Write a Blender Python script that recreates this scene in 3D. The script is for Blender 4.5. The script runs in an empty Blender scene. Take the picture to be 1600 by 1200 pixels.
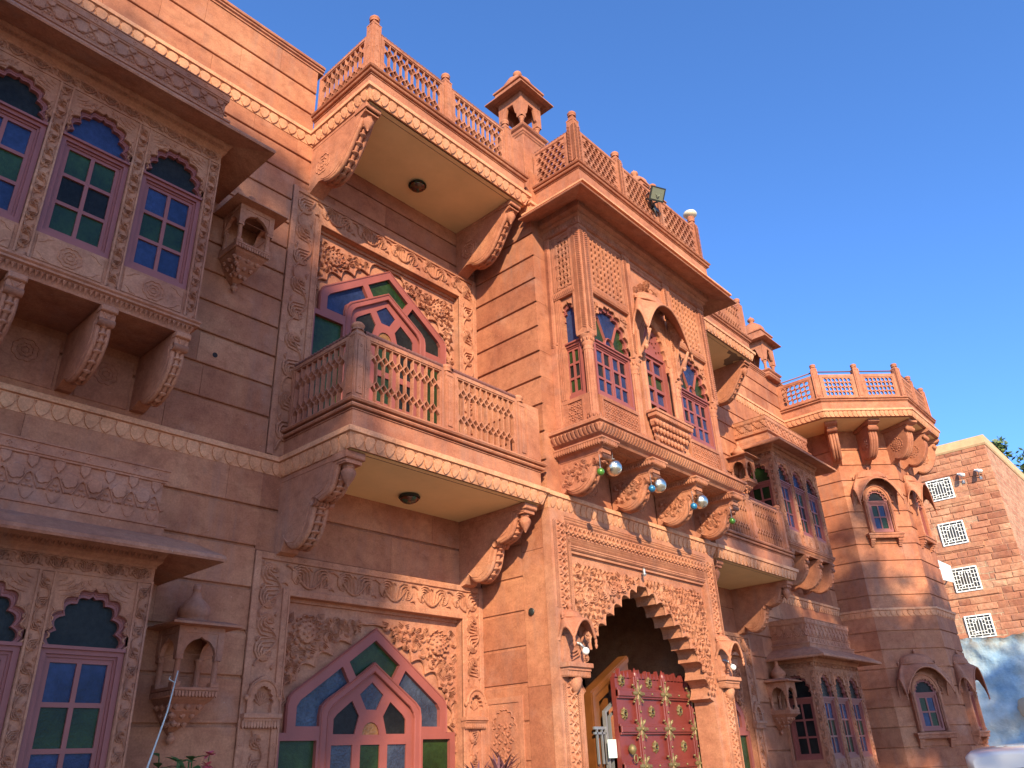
import bpy, math, random
from mathutils import Vector, Matrix
from mathutils.geometry import tessellate_polygon
R = math.radians
PI = math.pi
rnd = random.Random(7)
sc = bpy.context.scene
COL = sc.collection

# ------------------------------------------------------------------ camera
CAM = Vector((0.0, -5.5, 1.6))
yaw, pitch, roll, FPX = R(48.747), R(25.882), R(-2.4876), 1217.3
fw = Vector((math.sin(yaw) * math.cos(pitch), math.cos(yaw) * math.cos(pitch), math.sin(pitch)))
rt = Vector((math.cos(yaw), -math.sin(yaw), 0))
up = rt.cross(fw)
rt2 = rt * math.cos(roll) + up * math.sin(roll)
up2 = up * math.cos(roll) - rt * math.sin(roll)
cam = bpy.data.cameras.new('camera')
camo = bpy.data.objects.new('camera', cam)
COL.objects.link(camo)
camo.matrix_world = Matrix(((rt2.x, up2.x, -fw.x, CAM.x), (rt2.y, up2.y, -fw.y, CAM.y), (rt2.z, up2.z, -fw.z, CAM.z), (0, 0, 0, 1)))
cam.sensor_fit = 'HORIZONTAL'
cam.sensor_width = 36
cam.lens = 36 * FPX / 1600
cam.clip_start = 0.05
cam.clip_end = 3000
sc.camera = camo

# ------------------------------------------------------------------ world + sun
SUN = Vector((-.60, -.665, .44)).normalized()      # towards the sun
w = bpy.data.worlds.new('World')
sc.world = w
w.use_nodes = True
nt = w.node_tree
nt.nodes.clear()
wo = nt.nodes.new('ShaderNodeOutputWorld')
bg = nt.nodes.new('ShaderNodeBackground')
sky = nt.nodes.new('ShaderNodeTexSky')
sky.sky_type = 'NISHITA'
sky.sun_disc = False
sky.sun_elevation = math.asin(SUN.z)
sky.sun_rotation = math.atan2(SUN.x, SUN.y)
sky.air_density = 0.92
sky.dust_density = 0.6
sky.ozone_density = 10.0
sky.altitude = 250
bg.inputs[1].default_value = 0.15
nt.links.new(sky.outputs[0], bg.inputs[0])
nt.links.new(bg.outputs[0], wo.inputs[0])
sl = bpy.data.lights.new('sun', 'SUN')
sl.energy = 3.75
sl.angle = R(0.53)
sl.color = (1.0, .86, .60)
so = bpy.data.objects.new('sun', sl)
COL.objects.link(so)
so.rotation_euler = (-SUN).to_track_quat('-Z', 'Y').to_euler()
so.location = SUN * 60
sc.view_settings.view_transform = 'Standard'
sc.view_settings.look = 'None'
sc.view_settings.exposure = 1.27
sc.view_settings.gamma = 1.0

# ------------------------------------------------------------------ materials
def lin(c):
    return tuple(((x / 255 / 12.92) if x / 255 <= .04045 else ((x / 255 + .055) / 1.055) ** 2.4) for x in c)

class NT:
    def __init__(s, name):
        s.m = bpy.data.materials.new(name)
        s.m.use_nodes = True
        s.t = s.m.node_tree
        s.b = s.t.nodes['Principled BSDF']
        s.tc = s.t.nodes.new('ShaderNodeTexCoord')
    def n(s, typ, **kw):
        nd = s.t.nodes.new(typ)
        for k, v in kw.items():
            if k.startswith('i_'):
                nd.inputs[k[2:].replace('_', ' ')].default_value = v
            else:
                setattr(nd, k, v)
        return nd
    def l(s, a, b):
        s.t.links.new(a, b)
    def noise(s, scale, detail=4, rough=.55, vec=None, dist=0):
        nd = s.n('ShaderNodeTexNoise')
        nd.inputs['Scale'].default_value = scale
        nd.inputs['Detail'].default_value = detail
        nd.inputs['Roughness'].default_value = rough
        nd.inputs['Distortion'].default_value = dist
        s.l(vec or s.tc.outputs['Object'], nd.inputs['Vector'])
        return nd
    def ramp(s, fac, stops):
        r = s.n('ShaderNodeValToRGB')
        e = r.color_ramp.elements
        while len(e) > 1:
            e.remove(e[0])
        e[0].position, e[0].color = stops[0][0], (*stops[0][1], 1)
        for p, c in stops[1:]:
            x = e.new(p)
            x.color = (*c, 1)
        s.l(fac, r.inputs[0])
        return r
    def mix(s, fac, a, b, mode='MIX'):
        m = s.n('ShaderNodeMix', data_type='RGBA', blend_type=mode)
        for k, v in (('Factor', fac), ('A', a), ('B', b)):
            i = [q for q in m.inputs if q.name == k and (q.type == 'RGBA' if k != 'Factor' else q.type == 'VALUE')][0]
            if hasattr(v, 'links'):
                s.l(v, i)
            elif isinstance(v, (int, float)):
                i.default_value = v
            else:
                i.default_value = (*v, 1)
        return [q for q in m.outputs if q.type == 'RGBA'][0]
    def bump(s, h, dist, strength=1.0, prev=None):
        b = s.n('ShaderNodeBump')
        b.inputs['Distance'].default_value = dist
        b.inputs['Strength'].default_value = strength
        s.l(h, b.inputs['Height'])
        if prev is not None:
            s.l(prev, b.inputs['Normal'])
        return b.outputs[0]

def stone(name, base, dark, light, island=.35, grain=.0015, carve=0, dust=0.25):
    t = NT(name)
    n1 = t.noise(1.1, 5, .6, dist=.6)
    n2 = t.noise(9, 6, .7)
    col = t.ramp(n1.outputs[0], [(.25, dark), (.5, base), (.78, light)]).outputs[0]
    g = t.n('ShaderNodeNewGeometry')
    isl = t.ramp(g.outputs['Random Per Island'], [(0, (.70, .62, .63)), (.5, (.98, .97, .97)), (1, (1.18, 1.26, 1.30))]).outputs[0]
    col = t.mix(island, col, t.mix(1.0, col, isl, 'MULTIPLY'))
    # veins: flowing sedimentary lines
    mp = t.n('ShaderNodeMapping')
    mp.inputs['Scale'].default_value = (.7, .7, 2.2)
    mp.inputs['Rotation'].default_value = (0, .25, 0)
    t.l(t.tc.outputs['Object'], mp.inputs[0])
    n3 = t.noise(1.6, 3, .5, mp.outputs[0], dist=2.2)
    vein = t.ramp(n3.outputs[0], [(.47, (0, 0, 0)), (.5, (1, 1, 1)), (.53, (0, 0, 0))]).outputs[0]
    col = t.mix(t_mul(t, vein, .3), col, dark)
    sp = t.ramp(n2.outputs[0], [(.3, (.74, .71, .70)), (.5, (1, 1, 1)), (.7, (1.14, 1.15, 1.16))]).outputs[0]
    n7 = t.noise(70, 3, .7)
    sp = t.mix(1.0, sp, t.ramp(n7.outputs[0], [(.35, (.84, .82, .82)), (.65, (1.1, 1.1, 1.1))]).outputs[0], 'MULTIPLY')
    col = t.mix(1.0, col, sp, 'MULTIPLY')
    # greyish weathering
    n4 = t.noise(2.7, 6, .65)
    ds = t.ramp(n4.outputs[0], [(.55, (0, 0, 0)), (.8, (1, 1, 1))]).outputs[0]
    col = t.mix(t_mul(t, ds, dust), col, (.42, .30, .25))
    # rain streaks
    ms_ = t.n('ShaderNodeMapping')
    ms_.inputs['Scale'].default_value = (7, 7, .55)
    t.l(t.tc.outputs['Object'], ms_.inputs[0])
    n6 = t.noise(1.0, 5, .65, ms_.outputs[0])
    msk = t.noise(.8, 2, .5)
    stk = t.ramp(n6.outputs[0], [(.50, (0, 0, 0)), (.68, (1, 1, 1))]).outputs[0]
    stk = t.mix(1.0, stk, t.ramp(msk.outputs[0], [(.42, (0, 0, 0)), (.6, (1, 1, 1))]).outputs[0], 'MULTIPLY')
    col = t.mix(t_mul(t, stk, .42), col, (.24, .13, .10))
    # pale specks
    vo = t.n('ShaderNodeTexVoronoi')
    vo.inputs['Scale'].default_value = 11
    t.l(t.tc.outputs['Object'], vo.inputs['Vector'])
    spk = t.ramp(vo.outputs['Distance'], [(.02, (1, 1, 1)), (.055, (0, 0, 0))]).outputs[0]
    col = t.mix(t_mul(t, spk, .4), col, (.6, .45, .36))
    t.l(col, t.b.inputs['Base Color'])
    t.b.inputs['Roughness'].default_value = .82
    t.b.inputs['Specular IOR Level'].default_value = .25
    n5 = t.noise(160, 3, .6)
    nb = t.bump(n5.outputs[0], .0014, 1)
    nb = t.bump(n2.outputs[0], grain, 1, nb)
    if carve:
        # carved foliage ornament, fine enough that it lives in the surface
        v2 = t.n('ShaderNodeTexVoronoi', feature='SMOOTH_F1')
        v2.inputs['Scale'].default_value = carve
        v2.inputs['Smoothness'].default_value = .25
        nz = t.noise(carve * .5, 2, .5)
        mv = t.n('ShaderNodeVectorMath', operation='SCALE')
        mv.inputs['Scale'].default_value = .08
        t.l(nz.outputs[1], mv.inputs[0])
        av = t.n('ShaderNodeVectorMath', operation='ADD')
        t.l(mv.outputs[0], av.inputs[0])
        t.l(t.tc.outputs['Object'], av.inputs[1])
        t.l(av.outputs[0], v2.inputs['Vector'])
        wv = t.n('ShaderNodeMath', operation='SINE')
        ml = t.n('ShaderNodeMath', operation='MULTIPLY')
        ml.inputs[1].default_value = 16
        t.l(v2.outputs['Distance'], ml.inputs[0])
        t.l(ml.outputs[0], wv.inputs[0])
        nb = t.bump(wv.outputs[0], .0016, .8, nb)
    t.l(nb, t.b.inputs['Normal'])
    return t.m

def t_mul(t, a, k):
    m = t.n('ShaderNodeMath', operation='MULTIPLY')
    m.inputs[1].default_value = k
    t.l(a, m.inputs[0])
    return m.outputs[0]

def plain(name, col, rough=.6, metal=0, bump=0, bscale=60, var=.12, spec=.5, emit=0):
    t = NT(name)
    n1 = t.noise(3.5, 5, .6)
    c = t.ramp(n1.outputs[0], [(.3, tuple(x * (1 - var) for x in col)), (.7, tuple(min(1, x * (1 + var)) for x in col))]).outputs[0]
    t.l(c, t.b.inputs['Base Color'])
    t.b.inputs['Roughness'].default_value = rough
    t.b.inputs['Metallic'].default_value = metal
    t.b.inputs['Specular IOR Level'].default_value = spec
    if bump:
        n2 = t.noise(bscale, 4, .6)
        t.l(t.bump(n2.outputs[0], bump), t.b.inputs['Normal'])
    return t.m

def glass(name, col, kind='ripple', spec=.28):
    t = NT(name)
    g = t.n('ShaderNodeNewGeometry')
    isl = t.ramp(g.outputs['Random Per Island'], [(0, (.7, .7, .7)), (1, (1.35, 1.3, 1.25))]).outputs[0]
    n1 = t.noise(30, 3, .6)
    c = t.ramp(n1.outputs[0], [(.3, tuple(x * .8 for x in col)), (.7, tuple(x * 1.25 for x in col))]).outputs[0]
    c = t.mix(1.0, c, isl, 'MULTIPLY')
    n9 = t.noise(2.2, 4, .6)
    c = t.mix(1.0, c, t.ramp(n9.outputs[0], [(.35, (.55, .55, .6)), (.65, (1.5, 1.45, 1.35))]).outputs[0], 'MULTIPLY')  # broad light and dark patches in the colour imitate faint reflections
    t.l(c, t.b.inputs['Base Color'])
    t.b.inputs['Roughness'].default_value = .22
    t.b.inputs['Specular IOR Level'].default_value = spec
    if kind == 'ripple':
        n2 = t.noise(95, 3, .6)
        t.l(t.bump(n2.outputs[0], .004, .7), t.b.inputs['Normal'])
    else:
        v = t.n('ShaderNodeTexVoronoi', feature='SMOOTH_F1')
        v.inputs['Scale'].default_value = 60
        t.l(t.tc.outputs['Object'], v.inputs['Vector'])
        t.l(t.bump(v.outputs['Distance'], .006, .8), t.b.inputs['Normal'])
    return t.m

ST = stone('red_sandstone', (.385, .141, .070), (.265, .083, .044), (.495, .215, .108), island=.7)
SC = stone('carved_sandstone', (.405, .163, .088), (.295, .100, .058), (.50, .232, .130), island=.12)
SP = stone('pink_sandstone', (.395, .148, .079), (.28, .092, .051), (.49, .217, .118), island=.15, grain=.001)
CR = stone('cream_sandstone', (.61, .275, .145), (.51, .205, .10), (.69, .36, .195), island=.15, grain=.003, dust=.15)
SF = plain('cream_plaster', (.76, .51, .25), .7, bump=.002, bscale=25, var=.06)
WD = plain('maroon_painted_wood', (.245, .062, .046), .5, bump=.0015, bscale=70, var=.12)
RO = plain('maroon_rope_moulding', (.17, .06, .045), .6, var=.2)
GB = glass('blue_glass', (.016, .025, .070))
GG = glass('green_glass', (.013, .027, .008))
GN = glass('smoky_glass', (.013, .013, .013), spec=.12)
GO = glass('orange_glass', (.35, .16, .06), 'v')
GP = glass('pale_blue_glass', (.045, .055, .082), 'v')
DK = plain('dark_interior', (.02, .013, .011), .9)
RD = plain('red_lacquered_door', (.155, .026, .020), .38, bump=.001, var=.2)
BR = plain('aged_brass', (.20, .145, .06), .55, .45, bump=.002, bscale=120)
VW = plain('varnished_wood', (.12, .038, .010), .3, bump=.001, var=.3)
GM = plain('grey_metal', (.28, .27, .27), .4, .5)
WH = plain('white_paint', (.75, .72, .66), .5)
SV = plain('silver_mirror_ball', (.72, .64, .50), .24, 1, bump=.004, bscale=40)
BG = plain('green_ball_gloss', (.08, .20, .03), .25, .3)
BB = plain('blue_ball_gloss', (.03, .17, .32), .25, .3)
LG = plain('leaf_green', (.045, .11, .025), .5)
BK = plain('black_plastic', (.02, .022, .02), .45)

# ------------------------------------------------------------------ mesh builder
class F:
    """local frame on a wall: a along the wall, b up, c outwards"""
    def __init__(s, o, n):
        s.o = Vector(o)
        s.n = Vector(n).normalized()
        s.u = Vector((0, 0, 1)).cross(s.n)
    def p(s, a, b, c):
        return s.o + s.u * a + s.n * c + Vector((0, 0, b))

W = F((0, 0, 0), (0, -1, 0))

class M:
    def __init__(s):
        s.v = []; s.f = []; s.m = []; s.s = []
    def add(s, vs, fs, mat=0, sm=False):
        k = len(s.v)
        s.v += [tuple(x) for x in vs]
        for f in fs:
            s.f.append([i + k for i in f])
            s.m.append(mat)
            s.s.append(sm)
    def box(s, fr, a0, a1, b0, b1, c0, c1, mat=0, bev=0):
        if bev:
            e = bev
            P = [fr.p(a, b, c) for (a, b, c) in ((a0, b0, c0), (a1, b0, c0), (a1, b1, c0), (a0, b1, c0),
                 (a0, b0, c1 - e), (a1, b0, c1 - e), (a1, b1, c1 - e), (a0, b1, c1 - e),
                 (a0 + e, b0 + e, c1), (a1 - e, b0 + e, c1), (a1 - e, b1 - e, c1), (a0 + e, b1 - e, c1))]
            s.add(P, [(0, 3, 2, 1), (8, 9, 10, 11)] + [(i, (i + 1) % 4, 4 + (i + 1) % 4, 4 + i) for i in range(4)] +
                  [(4 + i, 4 + (i + 1) % 4, 8 + (i + 1) % 4, 8 + i) for i in range(4)], mat)
            return
        P = [fr.p(a, b, c) for c in (c0, c1) for (a, b) in ((a0, b0), (a1, b0), (a1, b1), (a0, b1))]
        s.add(P, [(0, 3, 2, 1), (4, 5, 6, 7), (0, 1, 5, 4), (1, 2, 6, 5), (2, 3, 7, 6), (3, 0, 4, 7)], mat)
    def holes(s, fr, outer, hs, c0, c1, mat=0, back=False):
        loops = [outer] + hs
        tris = tessellate_polygon([[Vector((a, b, 0)) for a, b in L] for L in loops])
        flat = [q for L in loops for q in L]
        s.add([fr.p(a, b, c1) for a, b in flat], [tuple(t) for t in tris], mat)
        if back:
            s.add([fr.p(a, b, c0) for a, b in flat], [tuple(t) for t in tris], mat)
        for L in loops:
            n = len(L)
            s.add([fr.p(a, b, c) for c in (c0, c1) for a, b in L], [(i, (i + 1) % n, n + (i + 1) % n, n + i) for i in range(n)], mat)
    def prism(s, fr, poly, c0, c1, mat=0, back=False, bev=0):
        n = len(poly)
        if bev:
            cx = sum(q[0] for q in poly) / n; cy = sum(q[1] for q in poly) / n
            inn = []
            for a, b in poly:
                d = math.hypot(a - cx, b - cy) or 1
                k = max(0, 1 - bev / d)
                inn.append((cx + (a - cx) * k, cy + (b - cy) * k))
            s.add([fr.p(a, b, c0) for a, b in poly] + [fr.p(a, b, c1 - bev * .7) for a, b in poly] + [fr.p(a, b, c1) for a, b in inn],
                  [(i, (i + 1) % n, n + (i + 1) % n, n + i) for i in range(n)] + [(n + i, n + (i + 1) % n, 2 * n + (i + 1) % n, 2 * n + i) for i in range(n)] +
                  [tuple(range(2 * n, 3 * n))], mat)
            return
        s.holes(fr, poly, [], c0, c1, mat, back)
    def band(s, fr, P, Q, c0, c1, mat=0):
        """strip between two open polylines of equal length, with thickness"""
        n = len(P)
        vs = [fr.p(*P[i], c1) for i in range(n)] + [fr.p(*Q[i], c1) for i in range(n)] + [fr.p(*P[i], c0) for i in range(n)] + [fr.p(*Q[i], c0) for i in range(n)]
        fs = []
        for i in range(n - 1):
            fs += [(i, i + 1, n + i + 1, n + i), (2 * n + i, 2 * n + i + 1, i + 1, i), (n + i, n + i + 1, 3 * n + i + 1, 3 * n + i)]
        fs += [(0, n, 3 * n, 2 * n), (n - 1, 2 * n - 1, 4 * n - 1, 3 * n - 1)]
        s.add(vs, fs, mat)
    def sweep(s, path, prof, mat=0, closed=False, zoff=0, sm=False, caps=True):
        """prof (out, z) swept along plan path; outwards is to the right of travel"""
        n = len(path)
        rings = []
        for i in range(n):
            def nrm(p, q):
                d = Vector((q[0] - p[0], q[1] - p[1]))
                d.normalize()
                return Vector((d.y, -d.x))
            if closed or 0 < i < n - 1:
                n1 = nrm(path[i - 1], path[i]); n2 = nrm(path[i], path[(i + 1) % n])
                m = n1 + n2
                m = m / max(.2, m.dot(n1))
            else:
                m = nrm(path[0], path[1]) if i == 0 else nrm(path[-2], path[-1])
            rings.append([Vector((path[i][0] + m.x * o, path[i][1] + m.y * o, z + zoff)) for o, z in prof])
        k = len(prof)
        vs = [v for r in rings for v in r]
        fs = []
        for i in range(n if closed else n - 1):
            j = (i + 1) % n
            for q in range(k):
                q2 = (q + 1) % k
                fs.append((i * k + q, j * k + q, j * k + q2, i * k + q2))
        if caps and not closed:
            fs += [tuple(range(k)), tuple(range((n - 1) * k, n * k))]
        s.add(vs, fs, mat, sm)
    def tube(s, pts, r, n=5, mat=0, sm=True, cap=True):
        pts = [Vector(p) for p in pts]
        m = len(pts)
        rr = r if isinstance(r, (list, tuple)) else [r] * m
        d0 = (pts[1] - pts[0]).normalized()
        x = d0.orthogonal().normalized()
        vs = []
        for i in range(m):
            d = (pts[min(i + 1, m - 1)] - pts[max(i - 1, 0)])
            if d.length < 1e-9: d = d0
            d.normalize()
            x = (x - d * x.dot(d))
            if x.length < 1e-6: x = d.orthogonal()
            x.normalize()
            y = d.cross(x)
            vs += [pts[i] + (x * math.cos(2 * PI * k / n) + y * math.sin(2 * PI * k / n)) * rr[i] for k in range(n)]
        fs = [(i * n + k, i * n + (k + 1) % n, (i + 1) * n + (k + 1) % n, (i + 1) * n + k) for i in range(m - 1) for k in range(n)]
        if cap:
            fs += [tuple(range(n)), tuple(range((m - 1) * n, m * n))]
        s.add(vs, fs, mat, sm)
    def ridge(s, fr, pts, r, c=0, h=None, mat=0):
        """raised rib with a rounded section lying on a wall; pts 2-D"""
        m = len(pts)
        vs = []
        for i in range(m):
            a, b = pts[i]
            d = Vector((pts[min(i + 1, m - 1)][0] - pts[max(i - 1, 0)][0], pts[min(i + 1, m - 1)][1] - pts[max(i - 1, 0)][1]))
            if d.length < 1e-9: d = Vector((1, 0))
            d.normalize()
            rr = r[i] if isinstance(r, (list, tuple)) else r
            hh = (h if h is not None else rr) * (rr / (max(r) if isinstance(r, (list, tuple)) else r))
            for k, (q, z) in enumerate(((-1, -.3), (-.6, .8), (.15, 1), (1, -.3))):
                vs.append(fr.p(a - d.y * rr * q, b + d.x * rr * q, c + hh * z))
        fs = [(i * 4 + k, (i + 1) * 4 + k, (i + 1) * 4 + k + 1, i * 4 + k + 1) for i in range(m - 1) for k in range(3)]
        s.add(vs, fs, mat, False)
    def lathe(s, o, prof, n=16, mat=0, rot=0, sm=True, flute=0):
        o = Vector(o)
        k = len(prof)
        vs = []
        for i in range(n):
            a = rot + 2 * PI * i / n
            fl = 1 - (flute if i % 2 else 0)
            for r, z in prof:
                vs.append(o + Vector((math.cos(a) * r * fl, math.sin(a) * r * fl, z)))
        fs = [(i * k + q, ((i + 1) % n) * k + q, ((i + 1) % n) * k + q + 1, i * k + q + 1) for i in range(n) for q in range(k - 1)]
        fs += [tuple(i * k for i in range(n)), tuple(i * k + k - 1 for i in range(n))]
        s.add(vs, fs, mat, sm)
    def ball(s, o, r, mat=0, n=16):
        s.lathe(o, [(max(.0005, r * math.sin(PI * i / n)), -r * math.cos(PI * i / n)) for i in range(n + 1)], 2 * n, mat)
    def wire(s, name, parent, mats, **kw):
        return obj(name, s, mats, parent, **kw)

def obj(name, mb, mats, parent=None, label=None, cat=None, group=None, kind=None):
    me = bpy.data.meshes.new(name)
    me.from_pydata(mb.v, [], mb.f)
    if not isinstance(mats, (list, tuple)): mats = [mats]
    for m in mats: me.materials.append(m)
    me.polygons.foreach_set('material_index', mb.m)
    me.polygons.foreach_set('use_smooth', mb.s)
    me.update()
    o = bpy.data.objects.new(name, me)
    COL.objects.link(o)
    if parent is not None:
        o.parent = parent
        if parent.type == 'EMPTY':
            o.matrix_parent_inverse = Matrix.Translation(-parent.location)
    tag(o, label, cat, group, kind)
    return o

def tag(o, label=None, cat=None, group=None, kind=None):
    if label: o['label'] = label
    if cat: o['category'] = cat
    if group: o['group'] = group
    if kind: o['kind'] = kind

def thing(name, loc, label, cat, group=None):
    o = bpy.data.objects.new(name, None)
    o.location = loc
    o.empty_display_size = .3
    COL.objects.link(o)
    tag(o, label, cat, group)
    return o

# ------------------------------------------------------------------ ornament helpers
def plume(m, fr, a, b, s, ang, flip=1, c=0, h=.009, mat=0, rings=3):
    """curling acanthus plume made of nested ribs"""
    ca, sa = math.cos(ang), math.sin(ang)
    for k in range(rings):
        pts = []
        rad = s * (.50 - .135 * k)
        n = 9
        for i in range(n):
            t = i / (n - 1)
            th = -.5 * PI + t * (1.45 * PI - .12 * k)
            r = rad * (1 - .42 * t)
            x = r * math.cos(th)
            y = r * math.sin(th) + s * .04 * k
            if i == 0: x -= s * (.42 - .06 * k)
            x *= flip
            pts.append((a + x * ca - y * sa, b + x * sa + y * ca))
        wd = s * .060
        m.ridge(fr, pts, [wd * .5, wd, wd * 1.15, wd * 1.2, wd * 1.2, wd * 1.1, wd, wd * .8, wd * .45], c, h * (1 + .12 * k), mat)

def vine(m, fr, p0, p1, width, n, c=0, h=.011, mat=0, flip=1, rings=4):
    """running scroll with plumes in alternate bends"""
    L = math.hypot(p1[0] - p0[0], p1[1] - p0[1])
    ux, uy = (p1[0] - p0[0]) / L, (p1[1] - p0[1]) / L
    vx, vy = -uy, ux
    seg = L / n
    pts = []
    N = n * 8
    for i in range(N + 1):
        t = i / 8
        off = math.cos(t * PI) * width * .36 * flip
        q = t * seg
        pts.append((p0[0] + ux * q + vx * off, p0[1] + uy * q + vy * off))
    m.ridge(fr, pts, width * .055, c, h * 1.0, mat)
    for k in range(n):
        q = (k + .5) * seg
        sgn = 1 if k % 2 == 0 else -1
        off = 0
        a = p0[0] + ux * (q + seg * .1) + vx * off
        b = p0[1] + uy * (q + seg * .1) + vy * off
        plume(m, fr, a, b, min(width * .92, seg * 1.05), math.atan2(uy, ux) + (PI * .5 if sgn * flip > 0 else -PI * .5), sgn * flip, c, h, mat, rings)
        # side leaflets filling the outer corners
        q2 = k * seg
        o2 = -math.cos(k * PI) * width * .3 * flip
        m.ridge(fr, [(p0[0] + ux * (q2 + dx * seg) + vx * (o2 + dy * width), p0[1] + uy * (q2 + dx * seg) + vy * (o2 + dy * width)) for dx, dy in ((-.12, 0), (-.03, .05), (.06, .02), (.13, -.06))],
                [width * .02, width * .05, width * .05, width * .015], c, h, mat)

def rosette(m, fr, a, b, r, c=0, h=.02, mat=0, petals=12):
    def ring(rr, hh, n, w, off=0):
        for i in range(n):
            t = 2 * PI * (i + off) / n
            t2 = t + .75 * 2 * PI / n
            pts = [(a + math.cos(t + (t2 - t) * q) * rr * (.62 + .38 * math.sin(q * PI * .62 + .5)), b + math.sin(t + (t2 - t) * q) * rr * (.62 + .38 * math.sin(q * PI * .62 + .5))) for q in (0, .3, .6, .85, 1)]
            m.ridge(fr, pts, [w * .5, w, w, w * .8, w * .3], c, hh, mat)
    n = 18
    vs = [fr.p(a, b, c + h)] + [fr.p(a + math.cos(2 * PI * i / n) * r * .62, b + math.sin(2 * PI * i / n) * r * .62, c + h * .55) for i in range(n)] + \
         [fr.p(a + math.cos(2 * PI * i / n) * r * .7, b + math.sin(2 * PI * i / n) * r * .7, c) for i in range(n)]
    m.add(vs, [(0, 1 + i, 1 + (i + 1) % n) for i in range(n)] + [(1 + i, 1 + (i + 1) % n, 1 + n + (i + 1) % n, 1 + n + i) for i in range(n)], mat)
    ring(r, h * .8, petals, r * .09)
    ring(r * .66, h * 1.05, petals, r * .07, .5)
    ring(r * .36, h * 1.3, 6, r * .06)
    k = 10
    vs = [fr.p(a, b, c + h * 1.6)] + [fr.p(a + math.cos(2 * PI * i / k) * r * .14, b + math.sin(2 * PI * i / k) * r * .14, c + h * .9) for i in range(k)]
    m.add(vs, [(0, 1 + i, 1 + (i + 1) % k) for i in range(k)], mat, True)

def flat_rosette(m, fr, a, b, r, c=0, mat=0, w=.006, h=.007):
    def lob(rr, n, amp):
        N = n * 5
        pts = []
        for i in range(N + 1):
            t = 2 * PI * i / N
            q = rr * (1 + amp * abs(math.sin(n * t / 2)))
            pts.append((a + math.cos(t) * q, b + math.sin(t) * q))
        m.ridge(fr, pts, w, c, h, mat)
    lob(r * .88, 8, .14)
    lob(r * .52, 8, .16)
    lob(r * .24, 6, .2)

def field(m, fr, region, step, c=0, h=.012, mat=0, size=None, seed=1, avoid=(), rings=3):
    """fill a region (predicate on a,b) with small plumes"""
    rr = random.Random(seed)
    a0, a1, b0, b1, fn = region
    size = size or step * 1.15
    nb = max(1, int((b1 - b0) / step))
    na = max(1, int((a1 - a0) / step))
    for j in range(nb + 1):
        for i in range(na + 1):
            a = a0 + (i + .5 * (j % 2)) * step + rr.uniform(-.12, .12) * step
            b = b0 + j * step * .9 + rr.uniform(-.12, .12) * step
            if b > b1 or a > a1: continue
            if not all(fn(a + dx * size * .38, b + dy * size * .38) for dx, dy in ((.62, 0), (-.62, 0), (0, .62), (0, -.62))): continue
            if any(math.hypot(a - x, b - y) < q for x, y, q in avoid): continue
            plume(m, fr, a, b, size * rr.uniform(.8, 1.05), rr.uniform(0, 2 * PI), rr.choice((-1, 1)), c, h, mat, rings)

def dots(m, fr, p0, p1, pitch, c, mat=0, s=.0065):
    L = math.hypot(p1[0] - p0[0], p1[1] - p0[1])
    n = max(1, round(L / pitch))
    ux, uy = (p1[0] - p0[0]) / L, (p1[1] - p0[1]) / L
    for i in range(n):
        q = (i + .5) * L / n
        a = p0[0] + ux * q; b = p0[1] + uy * q
        for da, db in ((s * 1.5, 0), (-s * 1.5, 0), (0, s * 1.5), (0, -s * 1.5)):
            m.add([fr.p(a + da - s * .8, b + db, c), fr.p(a + da, b + db - s * .8, c), fr.p(a + da + s * .8, b + db, c), fr.p(a + da, b + db + s * .8, c), fr.p(a + da, b + db, c + s * .9)],
                  [(0, 1, 4), (1, 2, 4), (2, 3, 4), (3, 0, 4)], mat)

def hatch(m, fr, p0, p1, w, pitch, c, mat=0, h=.010, slant=.6):
    """row of short slanting cuts (pilaster edge ornament)"""
    L = math.hypot(p1[0] - p0[0], p1[1] - p0[1])
    ux, uy = (p1[0] - p0[0]) / L, (p1[1] - p0[1]) / L
    vx, vy = -uy, ux
    n = max(1, int(L / pitch))
    for i in range(n):
        q = (i + .5) * L / n
        t = pitch * .23
        P = []
        for sq, sv in ((-t, -.5), (t, -.5), (t, .5), (-t, .5)):
            qq = q + sq + slant * sv * pitch
            P.append((p0[0] + ux * qq + vx * sv * w, p0[1] + uy * qq + vy * sv * w))
        m.add([fr.p(*x, c) for x in P] + [fr.p(*x, c + h) for x in P], [(4, 5, 6, 7), (0, 1, 5, 4), (1, 2, 6, 5), (2, 3, 7, 6), (3, 0, 4, 7)], mat)

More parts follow.
